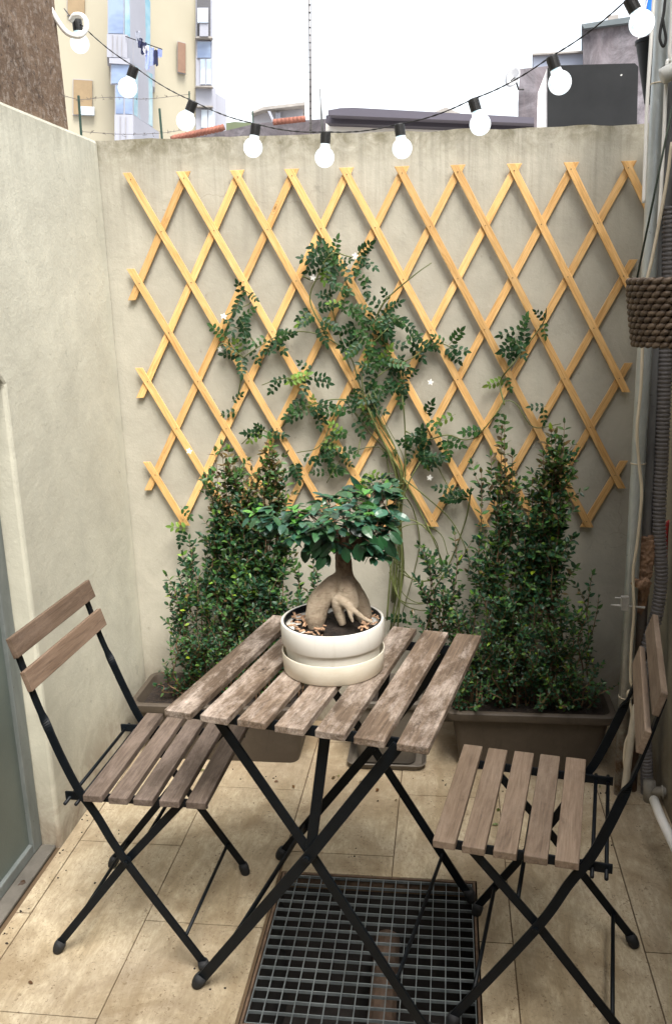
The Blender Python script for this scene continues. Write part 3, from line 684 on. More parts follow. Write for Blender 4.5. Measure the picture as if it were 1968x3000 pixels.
# ------------------------------------------------------------------ shrubs
G_D, G_M, G_L, G_Y, G_R = (.022, .066, .032), (.050, .118, .030), (.095, .18, .035), (.22, .34, .03), (.13, .095, .038)
def shrub(label, base, tips, seed, dense=1.0, red=.3, name='leafy_shrub', group='shrubs in the planters'):
    r_ = random.Random(seed); b = Vector(base); t = empty(name, b, 0, label, 'shrub', group); lm = MB(); st = MB()
    def lf(p, d_, z, big=1.0, tip=False):
        u = r_.random(); hr = (z-.75)/.4
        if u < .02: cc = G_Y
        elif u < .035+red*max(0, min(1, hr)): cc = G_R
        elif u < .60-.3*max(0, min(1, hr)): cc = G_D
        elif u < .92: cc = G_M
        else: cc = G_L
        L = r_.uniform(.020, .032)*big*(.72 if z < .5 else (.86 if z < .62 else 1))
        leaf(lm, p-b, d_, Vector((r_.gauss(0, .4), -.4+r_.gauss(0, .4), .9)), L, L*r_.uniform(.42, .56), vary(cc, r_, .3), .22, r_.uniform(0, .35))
    def shoot(P, leafstep, bs, rad, skip=0.0):
        n = len(P); acc = 0; ph = r_.uniform(0, PI)
        st.tube([p-b for p in P], lambda tt: rad*(1-.75*tt), 5)
        Ltot = sum((P[i+1]-P[i]).length for i in range(n-1))
        s_ = 0; nxt = skip*Ltot
        for i in range(n-1):
            seg = P[i+1]-P[i]; sl_ = seg.length
            T = seg.normalized()
            while nxt < s_+sl_:
                p = P[i]+T*(nxt-s_); o_ = T.orthogonal().normalized(); ph += PI/2+r_.uniform(-.3, .3)
                for sgn in (0, PI):
                    q = Matrix.Rotation(ph+sgn, 3, T) @ o_
                    lf(p, q*r_.uniform(.7, 1)+T*r_.uniform(.3, .9), p.z, bs)
                nxt += leafstep*r_.uniform(.75, 1.3)
            s_ += sl_
        for k in range(3): lf(P[-1], P[-1]-P[-2]+rv(r_, .004), P[-1].z, bs*.8)
    for (px, py, Y, side, bare) in tips:
        tall = py < 1230
        if tall: side *= .85; bare = min(.42, bare*1.3)
        tip = at(px, py, Y); x0 = b.x+(tip.x-b.x)*r_.uniform(.6, .95); root = Vector((x0, b.y+r_.uniform(-.03, .03), b.z-.01))
        if tip.z < b.z+.18: root = Vector((b.x+(tip.x-b.x)*.5, b.y-.02, b.z))
        H = (tip-root).length; nn = max(6, int(H/.05)); P = []
        wob = rv(r_, 1); 
        for i in range(nn+1):
            u = i/nn; p = root.lerp(tip, u); ease = math.sin(u*PI)
            p.x += (tip.x-root.x)*(u**1.6-u)*.5+.022*noise.noise(Vector((u*3, wob.x, 0)))*3*ease*.6; p.y += .02*ease*noise.noise(Vector((u*3, wob.y, 5)))*2
            P.append(p)
        P = smooth_path(P, 2)
        shoot(P, .020 if tall else .018, 1.05 if tall else .9, .0034, bare)
        nt_ = int(H*side*dense*.8)
        for k in range(nt_):
            u = r_.uniform(max(.12, bare), .93)**.9; i = min(len(P)-2, int(u*(len(P)-1))); p = P[i]
            a = r_.uniform(0, 2*PI); L = r_.uniform(.04, .13)*(1.15-.55*u)
            d_ = Vector((math.cos(a)*.75, math.sin(a)*.6, r_.uniform(.5, 1.5))).normalized()
            e = p+d_*L+Vector((0, 0, .01))
            if e.y > wall_y(e.x)-.012: e.y = wall_y(e.x)-.015
            shoot([p, p.lerp(e, .5)+rv(r_, .004), e], .0165 if p.z > .6 else .0125, .92, .0016, .15)
    st.build('stems', M_STEM, t, smooth=True); lm.build('foliage', M_LEAF, t)
    return t
Lb = [(425, 1290, 2.66, 34, .1), (440, 1255, 2.70, 30, .2), (405, 1360, 2.60, 34, .05), (455, 1330, 2.60, 44, .05), (475, 1400, 2.55, 44, 0), (430, 1440, 2.56, 40, 0), (500, 1350, 2.62, 44, 0), (400, 1500, 2.56, 30, 0), (375, 1560, 2.57, 26, 0), (440, 1530, 2.55, 34, 0), (520, 1450, 2.55, 40, 0), (365, 1590, 2.6, 16, 0), (560, 1480, 2.6, 36, 0), (480, 1260, 2.72, 22, .3), (540, 1380, 2.56, 44, 0), (500, 1500, 2.53, 36, 0), (455, 1470, 2.54, 38, 0)]
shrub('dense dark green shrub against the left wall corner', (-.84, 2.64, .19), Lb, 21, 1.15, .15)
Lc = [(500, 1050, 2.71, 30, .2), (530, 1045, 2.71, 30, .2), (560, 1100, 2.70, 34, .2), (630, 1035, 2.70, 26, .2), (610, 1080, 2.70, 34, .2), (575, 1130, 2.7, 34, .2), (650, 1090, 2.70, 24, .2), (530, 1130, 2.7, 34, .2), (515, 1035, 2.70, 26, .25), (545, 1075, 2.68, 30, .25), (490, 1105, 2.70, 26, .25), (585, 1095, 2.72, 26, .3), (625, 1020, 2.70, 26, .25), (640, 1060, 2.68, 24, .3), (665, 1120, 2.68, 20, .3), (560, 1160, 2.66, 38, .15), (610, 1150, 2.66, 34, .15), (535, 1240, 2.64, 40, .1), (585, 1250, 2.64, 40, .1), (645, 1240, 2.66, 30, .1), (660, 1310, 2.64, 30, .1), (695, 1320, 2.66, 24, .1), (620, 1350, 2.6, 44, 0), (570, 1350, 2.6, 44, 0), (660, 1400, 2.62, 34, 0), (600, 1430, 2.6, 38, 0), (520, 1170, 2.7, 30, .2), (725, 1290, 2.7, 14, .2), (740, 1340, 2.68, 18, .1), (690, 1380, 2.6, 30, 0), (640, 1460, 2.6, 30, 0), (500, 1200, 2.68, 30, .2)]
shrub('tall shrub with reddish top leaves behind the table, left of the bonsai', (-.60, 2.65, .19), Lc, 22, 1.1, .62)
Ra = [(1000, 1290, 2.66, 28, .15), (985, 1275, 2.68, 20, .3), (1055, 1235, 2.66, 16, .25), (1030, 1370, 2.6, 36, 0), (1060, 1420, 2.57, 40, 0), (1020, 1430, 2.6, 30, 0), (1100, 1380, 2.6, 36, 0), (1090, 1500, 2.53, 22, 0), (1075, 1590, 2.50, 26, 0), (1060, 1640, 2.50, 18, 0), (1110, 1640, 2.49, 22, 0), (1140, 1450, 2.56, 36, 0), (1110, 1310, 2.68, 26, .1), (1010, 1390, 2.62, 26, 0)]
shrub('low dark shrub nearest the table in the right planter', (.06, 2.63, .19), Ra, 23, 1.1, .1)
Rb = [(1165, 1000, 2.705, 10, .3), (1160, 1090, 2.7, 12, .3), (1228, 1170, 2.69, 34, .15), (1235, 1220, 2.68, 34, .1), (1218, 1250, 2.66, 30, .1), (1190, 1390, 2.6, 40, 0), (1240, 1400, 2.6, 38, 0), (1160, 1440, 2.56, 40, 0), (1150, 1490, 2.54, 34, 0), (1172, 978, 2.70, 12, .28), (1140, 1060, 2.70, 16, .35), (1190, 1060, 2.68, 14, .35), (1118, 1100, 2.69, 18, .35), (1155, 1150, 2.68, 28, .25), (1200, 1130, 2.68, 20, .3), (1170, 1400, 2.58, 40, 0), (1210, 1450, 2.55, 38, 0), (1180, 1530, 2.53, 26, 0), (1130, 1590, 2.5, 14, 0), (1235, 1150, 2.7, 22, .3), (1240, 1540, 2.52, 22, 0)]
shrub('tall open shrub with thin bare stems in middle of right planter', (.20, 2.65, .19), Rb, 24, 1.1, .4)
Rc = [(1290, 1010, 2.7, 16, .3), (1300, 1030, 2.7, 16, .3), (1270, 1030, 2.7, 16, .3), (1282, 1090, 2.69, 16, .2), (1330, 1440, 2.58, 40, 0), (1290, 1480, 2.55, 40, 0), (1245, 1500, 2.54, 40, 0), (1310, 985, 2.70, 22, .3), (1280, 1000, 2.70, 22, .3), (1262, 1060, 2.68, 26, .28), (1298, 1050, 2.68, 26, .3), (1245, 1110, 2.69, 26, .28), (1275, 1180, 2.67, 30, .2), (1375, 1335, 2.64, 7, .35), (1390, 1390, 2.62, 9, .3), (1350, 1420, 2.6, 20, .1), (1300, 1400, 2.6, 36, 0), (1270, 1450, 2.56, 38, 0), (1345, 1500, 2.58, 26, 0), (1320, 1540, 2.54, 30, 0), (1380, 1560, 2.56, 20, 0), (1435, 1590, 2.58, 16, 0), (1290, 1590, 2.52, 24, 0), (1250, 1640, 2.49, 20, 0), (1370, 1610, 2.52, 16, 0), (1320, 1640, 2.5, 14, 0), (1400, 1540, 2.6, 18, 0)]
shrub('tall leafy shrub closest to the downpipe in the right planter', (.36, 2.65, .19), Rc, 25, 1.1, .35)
# ------------------------------------------------------------------ jasmine
JB = onwall(905, 1470, .1); JB.z = .2
JA = empty('climbing_jasmine', (-.2, 2.65, .2), 0, 'climbing jasmine with thin looping stems trained up the trellis', 'climber')
RJ = random.Random(5); jl = MB(); js = MB()
def jp(px, py, off): return onwall(px, py, off)-JA.location
def vine(pts, r0=.0022, off=.035, woody=False, step=5):
    P = [jp(x+RJ.uniform(-3, 3), y+RJ.uniform(-3, 3), off+.02*math.sin(i*1.7+x)) for i, (x, y) in enumerate(pts)]
    js.tube(smooth_path(P, step), lambda t: r0*(1-.45*t), 6)
vines = [
 [(905, 1470), (925, 1330), (930, 1200), (935, 1110), (915, 1040), (880, 980), (850, 930), (815, 860), (795, 790), (770, 700), (765, 640), (752, 545)],
 [(912, 1460), (940, 1330), (933, 1210), (938, 1100), (942, 1000), (935, 930), (925, 860), (890, 790), (872, 740), (900, 690)],
 [(925, 1470), (935, 1300), (925, 1180), (932, 1105), (900, 1050), (860, 960), (835, 900), (810, 830), (770, 790), (720, 770), (660, 775), (610, 805), (565, 830)],
 [(900, 1440), (905, 1320), (915, 1235), (928, 1150), (905, 1050), (870, 990), (845, 900), (855, 820), (900, 760)],
 [(928, 1120), (910, 1060), (870, 1000), (830, 940), (780, 925), (740, 940), (690, 955), (640, 1010)],
 [(935, 1100), (890, 1040), (850, 990), (800, 930), (770, 980), (740, 1035), (690, 1050)],
 [(938, 1110), (975, 1180), (1010, 1260), (1025, 1320), (990, 1350), (940, 1335), (912, 1290), (925, 1235), (975, 1215), (1020, 1240), (1040, 1290)],
 [(935, 1110), (985, 1150), (1050, 1210), (1085, 1290), (1085, 1340)],
 [(1095, 1130), (1085, 1200), (1050, 1290), (1020, 1350), (980, 1400), (940, 1380), (920, 1330)],
 [(942, 1000), (985, 1020), (1040, 1010), (1075, 1020), (1110, 1010), (1150, 960), (1170, 930), (1200, 940), (1240, 990), (1300, 985)],
 [(1170, 940), (1160, 890), (1185, 850), (1225, 800), (1262, 745), (1268, 715)],
 [(930, 1180), (960, 1100), (1000, 1060), (1050, 1150), (1080, 1160)],
 [(930, 1230), (900, 1200), (905, 1100), (880, 1040), (800, 1060), (760, 1120)],
 [(850, 900), (900, 860), (960, 830), (1010, 800), (1050, 810)],
 [(872, 740), (900, 690), (960, 640), (1000, 610)],
 [(760, 780), (720, 700), (735, 640), (770, 590), (820, 600), (850, 560)],
 [(600, 810), (570, 770), (520, 740), (590, 700), (560, 670)],
 [(565, 830), (520, 800), (500, 815)], [(700, 885), (650, 880), (610, 895)], [(640, 1010), (600, 1000), (560, 1030)],
 [(565, 870), (550, 940), (535, 970)], [(915, 1300), (960, 1350), (1010, 1345), (1045, 1330)], [(910, 1340), (930, 1400), (985, 1420), (1035, 1400)],
 [(905, 1330), (925, 1390), (970, 1405), (1030, 1395)], [(938, 1150), (965, 1190), (975, 1260), (960, 1330), (935, 1420)],
 [(900, 1230), (955, 1210), (1010, 1250), (1025, 1300)], [(925, 1260), (900, 1250), (895, 1290), (910, 1330)], [(830, 1060), (845, 1000), (860, 960)], [(705, 640), (725, 650), (760, 640)],
]
for i, v in enumerate(vines):
    vine(v, .0031 if i < 5 else .0027, .03+.008*(i % 4))
for k in range(6):
    o_ = RJ.uniform(-9, 9)
    vine([(915+o_, 1400), (926+o_*.8, 1250), (934+o_*.4, 1115), (925+o_, 1060), (885+o_*1.5, 985), (850+o_*2, 915)], .002, .04)
# twist tie ring
js.tube([jp(932+10*math.cos(a), 1118+7*math.sin(a), .05+.012*math.sin(a)) for a in [k*PI/6 for k in range(13)]], .0016, 5)
J_D, J_M, J_Y = (.015, .052, .018), (.035, .095, .026), (.14, .24, .045)
def pinn(p, d_, n_, L, cc, r_):
    d_ = d_.normalized(); s_ = d_.cross(n_).normalized(); n_ = s_.cross(d_)
    js.tube([p, p+d_*L*.5+n_*.002, p+d_*L*.9], [.0007, .0006, .0004], 4)
    k = 3 if L < .072 else 4
    for i in range(k):
        q = p+d_*L*(.20+.55*i/(k-1)); lw = L*.31*(1-.07*i)*r_.uniform(.85, 1.1)
        for sg in (-1, 1):
            leaf(jl, q, s_*sg+d_*r_.uniform(.35, .6)+n_*r_.uniform(-.25, .25), n_+rv(r_, .12), lw, lw*.64, vary(cc, r_, .25), .18, .2)
    leaf(jl, p+d_*L*.80, d_, n_, L*.34, L*.17, vary(cc, r_, .25), .15, .2)
blobs = [(775, 612, 45, 32, 20), (765, 575, 15, 20, 5), (838, 598, 22, 16, 6), (848, 655, 14, 8, 3), (735, 610, 15, 12, 4), (738, 720, 28, 55, 13), (800, 722, 28, 32, 8), (775, 690, 20, 30, 6),
 (900, 720, 42, 34, 17), (925, 750, 22, 20, 6), (862, 792, 52, 30, 20), (835, 760, 30, 20, 6), (945, 795, 28, 18, 7), (885, 862, 45, 45, 22), (940, 880, 32, 36, 12), (842, 902, 32, 30, 10),
 (722, 868, 24, 28, 6), (662, 888, 26, 14, 5), (728, 950, 42, 26, 14), (700, 960, 26, 16, 5), (818, 962, 30, 34, 11), (870, 945, 22, 30, 7), (570, 690, 24, 14, 5), (560, 735, 24, 16, 6), (528, 738, 10, 10, 2),
 (632, 788, 26, 16, 6), (578, 822, 40, 18, 11), (530, 800, 16, 26, 4), (662, 770, 16, 12, 3), (1040, 808, 24, 28, 6), (990, 800, 14, 22, 4), (1200, 778, 34, 30, 9), (1222, 815, 24, 18, 5), (1172, 872, 14, 26, 4), (1265, 745, 14, 30, 3),
 (622, 1008, 38, 22, 9), (690, 1058, 24, 28, 6), (742, 1038, 36, 18, 8), (785, 1052, 26, 30, 8), (800, 1010, 24, 18, 5), (985, 980, 16, 22, 5), (960, 1042, 50, 26, 19), (1020, 1020, 36, 14, 8), (1050, 968, 8, 6, 2), (985, 1065, 25, 12, 5),
 (1068, 1158, 24, 18, 6), (1040, 1140, 14, 10, 3), (750, 1100, 34, 20, 6), (862, 1100, 20, 22, 6), (945, 1442, 18, 12, 4), (545, 945, 8, 30, 4), (1110, 1010, 14, 12, 3), (1165, 960, 10, 8, 1), (420, 1185, 12, 18, 2), (1262, 960, 10, 26, 3), (430, 1230, 12, 12, 3), (735, 885, 14, 22, 3)]
for (cx, cy, rx, ry, nn) in blobs:
    for k in range(max(1, int(nn*.68))):
        a = RJ.uniform(0, 2*PI); rr = math.sqrt(RJ.random()); px, py = cx+rx*rr*math.cos(a), cy+ry*rr*math.sin(a)
        p = jp(px, py, RJ.uniform(.02, .065))
        out = Vector((math.cos(a)*.8+RJ.uniform(-.5, .5), -.12+RJ.uniform(-.22, .1), -math.sin(a)*.7-.25+RJ.uniform(-.5, .5)))
        cc = J_Y if RJ.random() < .09 else (J_D if RJ.random() < .7 else J_M)
        pinn(p-out.normalized()*.02, out, WN+Vector((RJ.gauss(0, .22), 0, .2+RJ.gauss(0, .2))), RJ.uniform(.050, .082), cc, RJ)
js.build('stems', M_VINE, JA, smooth=True); jl.build('foliage', M_JAS, JA)
for (px, py) in [(825, 595), (727, 645), (512, 812), (520, 735), (1000, 888), (998, 1110), (440, 1048)]:
    m = MB(); c_ = jp(px, py, .05)
    ax = (WN+Vector((RJ.uniform(-.6, .6), 0, RJ.uniform(-.2, .5)))).normalized(); u_ = ax.orthogonal().normalized()
    m.tube([c_-ax*.014, c_], .0011, 5)
    for k in range(5):
        d_ = Matrix.Rotation(2*PI*k/5+RJ.uniform(-.1, .1), 3, ax) @ u_
        leaf(m, c_, d_+ax*.15, ax, .0115, .0062, None, .1, .15)
    m.build('flower', M_PETAL, JA)
# ------------------------------------------------------------------ string lights
SL = empty('string_lights', at(756, 318, 2.6), 0, 'string of round festoon bulbs on black cord hung across the patio', 'string lights')
bul = [((181, 62), (186, 101), 2.74), ((308, 170), (297, 204), 2.66), ((444, 250), (432, 281), 2.66), ((593, 304), (588, 343), 2.64), ((756, 323), (754, 366), 2.60), ((929, 305), (934, 345), 2.58), ((1103, 247), (1115, 289), 2.48), ((1286, 149), (1300, 192), 2.34), ((1469, 14), (1490, 54), 2.2)]
tops = []
for (s_, b_, Y) in bul:
    A = at(*s_, Y); B = at(*b_, Y); ax = (B-A).normalized(); r_ = .0275
    u_ = ax.orthogonal().normalized()
    top = A-ax*.019; tops.append(top)
    o = MB(); o.tube([top+ax*t for t in (0, .002, .030, .032)], [.0125, .0142, .0142, .0125], 16)
    for t in (.009, .016, .023): o.tube([top+ax*t, top+ax*(t+.002)], .0146, 16)
    ho = o.build('bulb_holder', M_KCABLE, SL, local=top); ho.location = top-SL.location
    o = MB(); prof = [(.0125, -.0375), (.0130, -.030)]+[(r_*math.cos(a), r_*math.sin(a)) for a in [-PI/3.05+k*(PI/2+PI/3.05)/12 for k in range(13)]]
    o.lathe([(max(.0002, x), z) for x, z in prof], seg=28)
    bo = o.build('bulb', M_BULB, ho, smooth=True); bo.location = B-top; bo.rotation_euler = ax.to_track_quat('Z', 'Y').to_euler()
end = at(1600, -70, 2.1); st_ = at(150, 20, 2.85)
pts = [st_]+tops+[end]; Q = []
for i in range(len(pts)-1):
    a, b = pts[i], pts[i+1]
    for k in range(12):
        t = k/12; p = a.lerp(b, t); p.z -= .012*4*t*(1-t)*(a-b).length/.3; Q.append(p)
Q.append(pts[-1]); m = MB()
for ph in (0, PI):
    m.tube([p-SL.location+Vector((0, math.cos(i*2.2+ph), math.sin(i*2.2+ph)))*.0011 for i, p in enumerate(Q)], .0013, 5)
m.build('cord', M_KCABLE, SL, smooth=True)
m = MB(); m.tube(smooth_path([at(x, y, 2.62+.0012*i*8) for i, (x, y) in enumerate([(95, -30), (112, 8), (128, 38), (150, 70), (168, 82), (188, 83), (200, 68), (200, 48), (190, 36), (174, 36), (165, 48)])], 6), .0075, 10)
tag(m.build('white_hose', M_WCABLE, smooth=True), 'white flexible conduit curling round the first bulb over the brown wall', 'conduit')
# ------------------------------------------------------------------ pipes on the right
def zpath(pts, Y): return [at(x, y, Y) for x, y in pts]
DP = empty('downpipe', (.515, 2.452, 0), 0, 'galvanised steel downpipe standing in the right corner', 'pipe')
m = MB(); m.tube([(0, 0, z) for z in (0, .8, 1.6, 2.4, 3.4)], .0190, 20); m.build('pipe', M_GALV, DP, smooth=True)
for z in (.32, 1.02, 1.98):
    m = MB(); m.tube([(.0, .0, z), (0, 0, z+.003)], .0205, 20); m.build('wire_tie', M_BCABLE, DP, smooth=True)
# threaded bracket with rods
m = MB(); b0 = at(1445, 1403, 2.43)-DP.location; b1 = at(1425, 1403, 2.43)-DP.location; 
m.tube([at(1497, 1412, 2.40)-DP.location, at(1418, 1406, 2.40)-DP.location], .0035, 8); m.tube([at(1428, 1389, 2.42)-DP.location, at(1450, 1390, 2.42)-DP.location], .0028, 8)
q = at(1446, 1402, 2.40)-DP.location; m.box(q.x-.006, q.x+.014, q.y-.012, q.y+.004, q.z-.018, q.z+.022)
m.build('threaded_bracket', simple('dull_zinc', (.42, .41, .38), .5, .4, .2, 30), DP)
DK = empty('dark_pipe', (.5525, 2.478, 0), 0, 'dark grey pipe running up beside the galvanised downpipe', 'pipe')
m = MB(); m.tube([(0, 0, z) for z in (0, 1, 2, 3.4)], .0165, 18); m.build('pipe', M_DARKPIPE, DK, smooth=True)
m = MB(); rr = random.Random(4)
for k in range(18):
    z = .70+rr.random()*.12; a = rr.uniform(-2.6, -.6); x, y = .018*math.cos(a), .018*math.sin(a)
    m.tube([(x, y, z), (x*1.25, y*1.25, z-.03-.05*rr.random()), (x*1.0, y*1.0, z-.07-.08*rr.random())], [.012, .009, .003], 7)
for k in range(3): m.tube([at(1470+10*k, 1350+8*k, 2.42)-DK.location, at(1490+8*k, 1362-6*k, 2.41)-DK.location], .011, 8)
fo = m.build('foam_lump', simple('brown_foam', (.23, .14, .085), .95, 0, .5, 40, .8), DK, smooth=True)
q_ = fo.modifiers.new('r', 'REMESH'); q_.mode = 'VOXEL'; q_.voxel_size = .003; q_.use_smooth_shade = True
t2 = bpy.data.textures.new('foamn', 'CLOUDS'); t2.noise_scale = .012; t2.noise_depth = 3
q_ = fo.modifiers.new('d', 'DISPLACE'); q_.texture = t2; q_.strength = .016; q_.texture_coords = 'LOCAL'
# corrugated hose
hp = smooth_path(zpath([(1556, 480), (1552, 700), (1543, 900), (1537, 1050), (1530, 1200), (1534, 1300), (1535, 1350), (1524, 1430), (1505, 1490), (1496, 1560), (1492, 1640), (1500, 1760), (1502, 1830), (1503, 1880)], 2.46), 4)
L = [0]
for i in range(len(hp)-1): L.append(L[-1]+(hp[i+1]-hp[i]).length)
dd = .0042; P = []; rs = []; k = 0; s_ = 0; j = 0
while s_ < L[-1]:
    while L[j+1] < s_: j += 1
    f = (s_-L[j])/(L[j+1]-L[j]); P.append(hp[j].lerp(hp[j+1], f)); rs.append((.0160, .0188, .0188, .0160)[k % 4]); k += 1; s_ += dd*(.5 if k % 2 else 1.0)*.9
m = MB(); m.tube(P, rs, 18)
_m = MT('banded_hose'); _m.color((.165, .155, .155)); _m.rough(.5); _m.bump(_m.noise(_m.co(), 60), .1)
o = m.build('corrugated_hose', _m.m); tag(o, 'grey ribbed corrugated hose hanging down the right wall', 'hose')
# cables
def cable(name, pts, Y, r_, mat, label, cat='cable', n=6):
    m = MB(); P = []
    for i, p in enumerate(pts):
        P.append(at(p[0], p[1], p[2] if len(p) > 2 else Y))
    m.tube(smooth_path(P, n), r_, 8); return tag(m.build(name, mat, smooth=True), label, cat)
cable('beige_cable', [(1560, 330), (1548, 420), (1530, 520), (1512, 610), (1497, 680), (1492, 800), (1488, 900), (1479, 1000), (1484, 1080), (1490, 1150), (1480, 1260), (1470, 1330), (1472, 1420), (1466, 1500), (1464, 1580), (1470, 1600), (1457, 1612), (1466, 1650), (1466, 1690), (1452, 1730), (1450, 1780), (1464, 1840)], 2.39, .0042, M_BCABLE, 'beige cable winding down the front of the galvanised downpipe')
cable('white_cable', [(1519, -20), (1514, 60), (1508, 150), (1502, 250), (1499, 340), (1496, 420), (1494, 472)], 2.41, .0045, M_WCABLE, 'straight white cable along the left side of the downpipe top')
cable('white_cable', [(1575, 128), (1553, 140), (1549, 148), (1546, 200), (1542, 300), (1537, 400), (1531, 500), (1529, 520)], 2.40, .0045, M_WCABLE, 'white conduit bending down from the right edge between the pipes')
cable('white_cable', [(1562, -20), (1560, 60), (1558, 140), (1600, 140)], 2.40, .0055, M_WCABLE, 'short white conduit at the top right edge above the bend')
cable('black_cable', [(1546, -20), (1541, 30), (1535, 60), (1532, 90), (1540, 108), (1546, 90), (1541, 60), (1538, 40)], 2.40, .0035, M_KCABLE, 'coil of thin black cable behind the downpipe at top right')
m = MB(); a = at(1534, 180, 2.38); b = at(1590, 150, 2.38); m.tube([a, a.lerp(b, .06), b], [.012, .019, .02], 14)
tag(m.build('conduit_fitting', simple('pale_grey_plastic', (.5, .5, .47), .5), smooth=True), 'pale grey tube fitting poking in at the upper right edge', 'fitting')
m = MB(); m.tube([at(1497, 214, 2.4), at(1534, 182, 2.38)], .002, 6)
# blue and red things
m = MB(); a = at(1505, -40, 2.9); b = at(1516, 26, 2.9); m.box(a.x, b.x, 2.9, 2.93, b.z, a.z+.1)
tag(m.build('blue_strip', simple('blue_plastic', (.01, .16, .75), .4), bevel=.003), 'bright blue plastic strip beside the top of the downpipe', 'strip')
m = MB(); a = at(1543, -40, 2.44); b = at(1556, 32, 2.44); m.box(a.x, b.x, 2.44, 2.46, b.z, a.z+.1)
tag(m.build('red_tag', simple('dull_red_plastic', (.35, .04, .05), .5), bevel=.004), 'dull red plastic piece at the top right behind the cables', 'plastic piece')
m = MB(); P = smooth_path(zpath([(1556, 1210), (1548, 1225), (1546, 1290), (1556, 1300)], 2.55), 5); m.tube(P, .006, 8)
tag(m.build('red_lever', simple('red_plastic', (.40, .03, .035), .4), smooth=True), 'small red handle on the right wall beside the hose', 'handle')
cable('white_waste_pipe', [(1448, 1850, 2.38), (1455, 1800), (1462, 1740), (1470, 1680), (1478, 1640)], 2.38, .011, simple('aged_cream_plastic', (.50, .45, .36), .5), 'cream plastic pipe curving up behind the right chair', 'pipe')
m = MB(); m.tube([at(1518, 1858, 2.2), at(1532, 1895, 2.12), at(1570, 1975, 1.98)], [.0125, .0125, .0125], 14)
tag(m.build('white_pipe', M_WCABLE, smooth=True), 'white plastic pipe lying near the floor at the right edge', 'pipe')
m = MB(); m.tube([at(1505, 1838, 2.42), at(1600, 1842, 2.36)], .014, 12); m.tube([at(1536, 1841, 2.385), at(1541, 1841, 2.384)], .021, 12); m.tube([at(1508, 1815, 2.42), at(1508, 1865, 2.42)], .018, 12)
tag(m.build('pipe_joint', simple('grey_pvc', (.26, .24, .20), .6, 0, .3, 20), smooth=True), 'dirty grey pipe joint low on the right wall', 'pipe joint')
cable('pale_pipe', [(1556, 1420), (1550, 1470), (1540, 1540), (1535, 1600), (1528, 1660), (1536, 1740), (1544, 1800)], 2.56, .009, simple('aged_white_plastic', (.50, .49, .43), .5), 'pale thin pipe on the right wall behind the right chair back', 'pipe')
# ------------------------------------------------------------------ hanging basket
BK = empty('hanging_basket', (.437+.04, 2.0, 1.352), 0, 'brown woven basket hanging by dark twine at the right edge', 'basket')
bc = Vector((.478, 2.0, 0)); zt, zb = 1.508, 1.366
m = MB(); rows = 11
def brad(z): 
    t = (z-zb)/(zt-zb); return .074+.019*min(1, t*1.1)**.7
m.lathe([(0, .004), (.066, .004), (brad(zb+.01)-.006, .012)]+[(brad(z)-.007, z-zb+.002) for z in [zb+.02+k*(zt-zb-.02)/8 for k in range(9)]]+[(brad(zt)-.013, zt-zb), (brad(zb+.02)-.013, .03), (0, .03)], seg=40)
m.v = [(x, y, z+zb-BK.location.z) for x, y, z in m.v]
m.build('basket_core', simple('dark_fibre', (.03, .02, .013), .9), BK, smooth=True)
m = MB(); r2 = random.Random(9)
for j in range(rows):
    z = zb+.010+(zt-zb-.012)*j/(rows-1); rad = brad(z); n = 30
    for k in range(n):
        a0 = 2*PI*(k+.5*(j % 2))/n; P = []
        for q in range(7):
            t = q/6; a = a0+(t-.1)*2*PI/n*1.35; P.append((rad*math.cos(a)*(1+.03*math.sin(t*PI)), rad*math.sin(a)*(1+.03*math.sin(t*PI)), z+(t-.5)*.011+r2.uniform(-.0008, .0008)-BK.location.z))
        m.tube(P, [.001, .0048, .0066, .0070, .0066, .0048, .001], 8)
m.build('weave', M_WEAVE, BK, smooth=True)
top = at(1600, 60, 2.0)-BK.location
for a in (3.35, 5.2, .9):
    m = MB(); p = Vector((brad(zt)*.97*math.cos(a), brad(zt)*.97*math.sin(a), zt-BK.location.z-.004))
    if a == 3.35: p = at(1479, 646, 2.0-.02)-BK.location
    m.tube([p, top], .0022, 6); m.build('hanging_twine', M_ROPE, BK, smooth=True)
# black hanging pot behind the pipe
HP = empty('hanging_pot', at(1515, 240, 2.75), 0, 'black tapered plastic pot hung behind the downpipe above the wall', 'pot')
m = MB(); c0 = HP.location; top_ = at(1520, 100, 2.75)-c0
m.lathe([(0, .0), (.022, .0), (.052, top_.z), (.055, top_.z), (.055, top_.z+.008), (.049, top_.z+.008), (.02, .01), (0, .01)], seg=28)
m.build('pot_body', M_BLACK, HP, smooth=True).modifiers.new('e', 'EDGE_SPLIT').split_angle = .6
m = MB(); m.tube([(-.05, 0, top_.z), (-.02, 0, top_.z+.15)], .0015, 6); m.build('hanger', M_WCABLE, HP)
# ------------------------------------------------------------------ small bits on the floor
RL = random.Random(8)
for (px, py, s_, nm) in [(45, 2085, .013, 'dry_leaf'), (250, 2450/1.26*1.26, .008, None)][:1]:
    m = MB(); c_ = atz(px+5, 2020+40, .004)
    leaf(m, atz(40, 2062, .008), Vector((1, .5, .15)), Vector((.2, -.4, 1)), .03, .018, (.05, .03, .018), .6, .3, True)
    leaf(m, atz(48, 2058, .010), Vector((.3, 1, .35)), Vector((.5, .1, 1)), .02, .012, (.06, .035, .02), .6, .3, True)
    tag(m.build('dry_leaf', M_JAS), 'small curled brown leaf on the door threshold', 'leaf')
m = MB(); rl = random.Random(77)
def crumb(x, y, r_):
    m.tube([(x, y, -.0005), (x+rl.uniform(-1, 1)*r_, y+rl.uniform(-1, 1)*r_, r_*.5), (x+rl.uniform(-1, 1)*r_, y+rl.uniform(-1, 1)*r_, r_*.9)], [r_, r_*.8, r_*.3], 5)
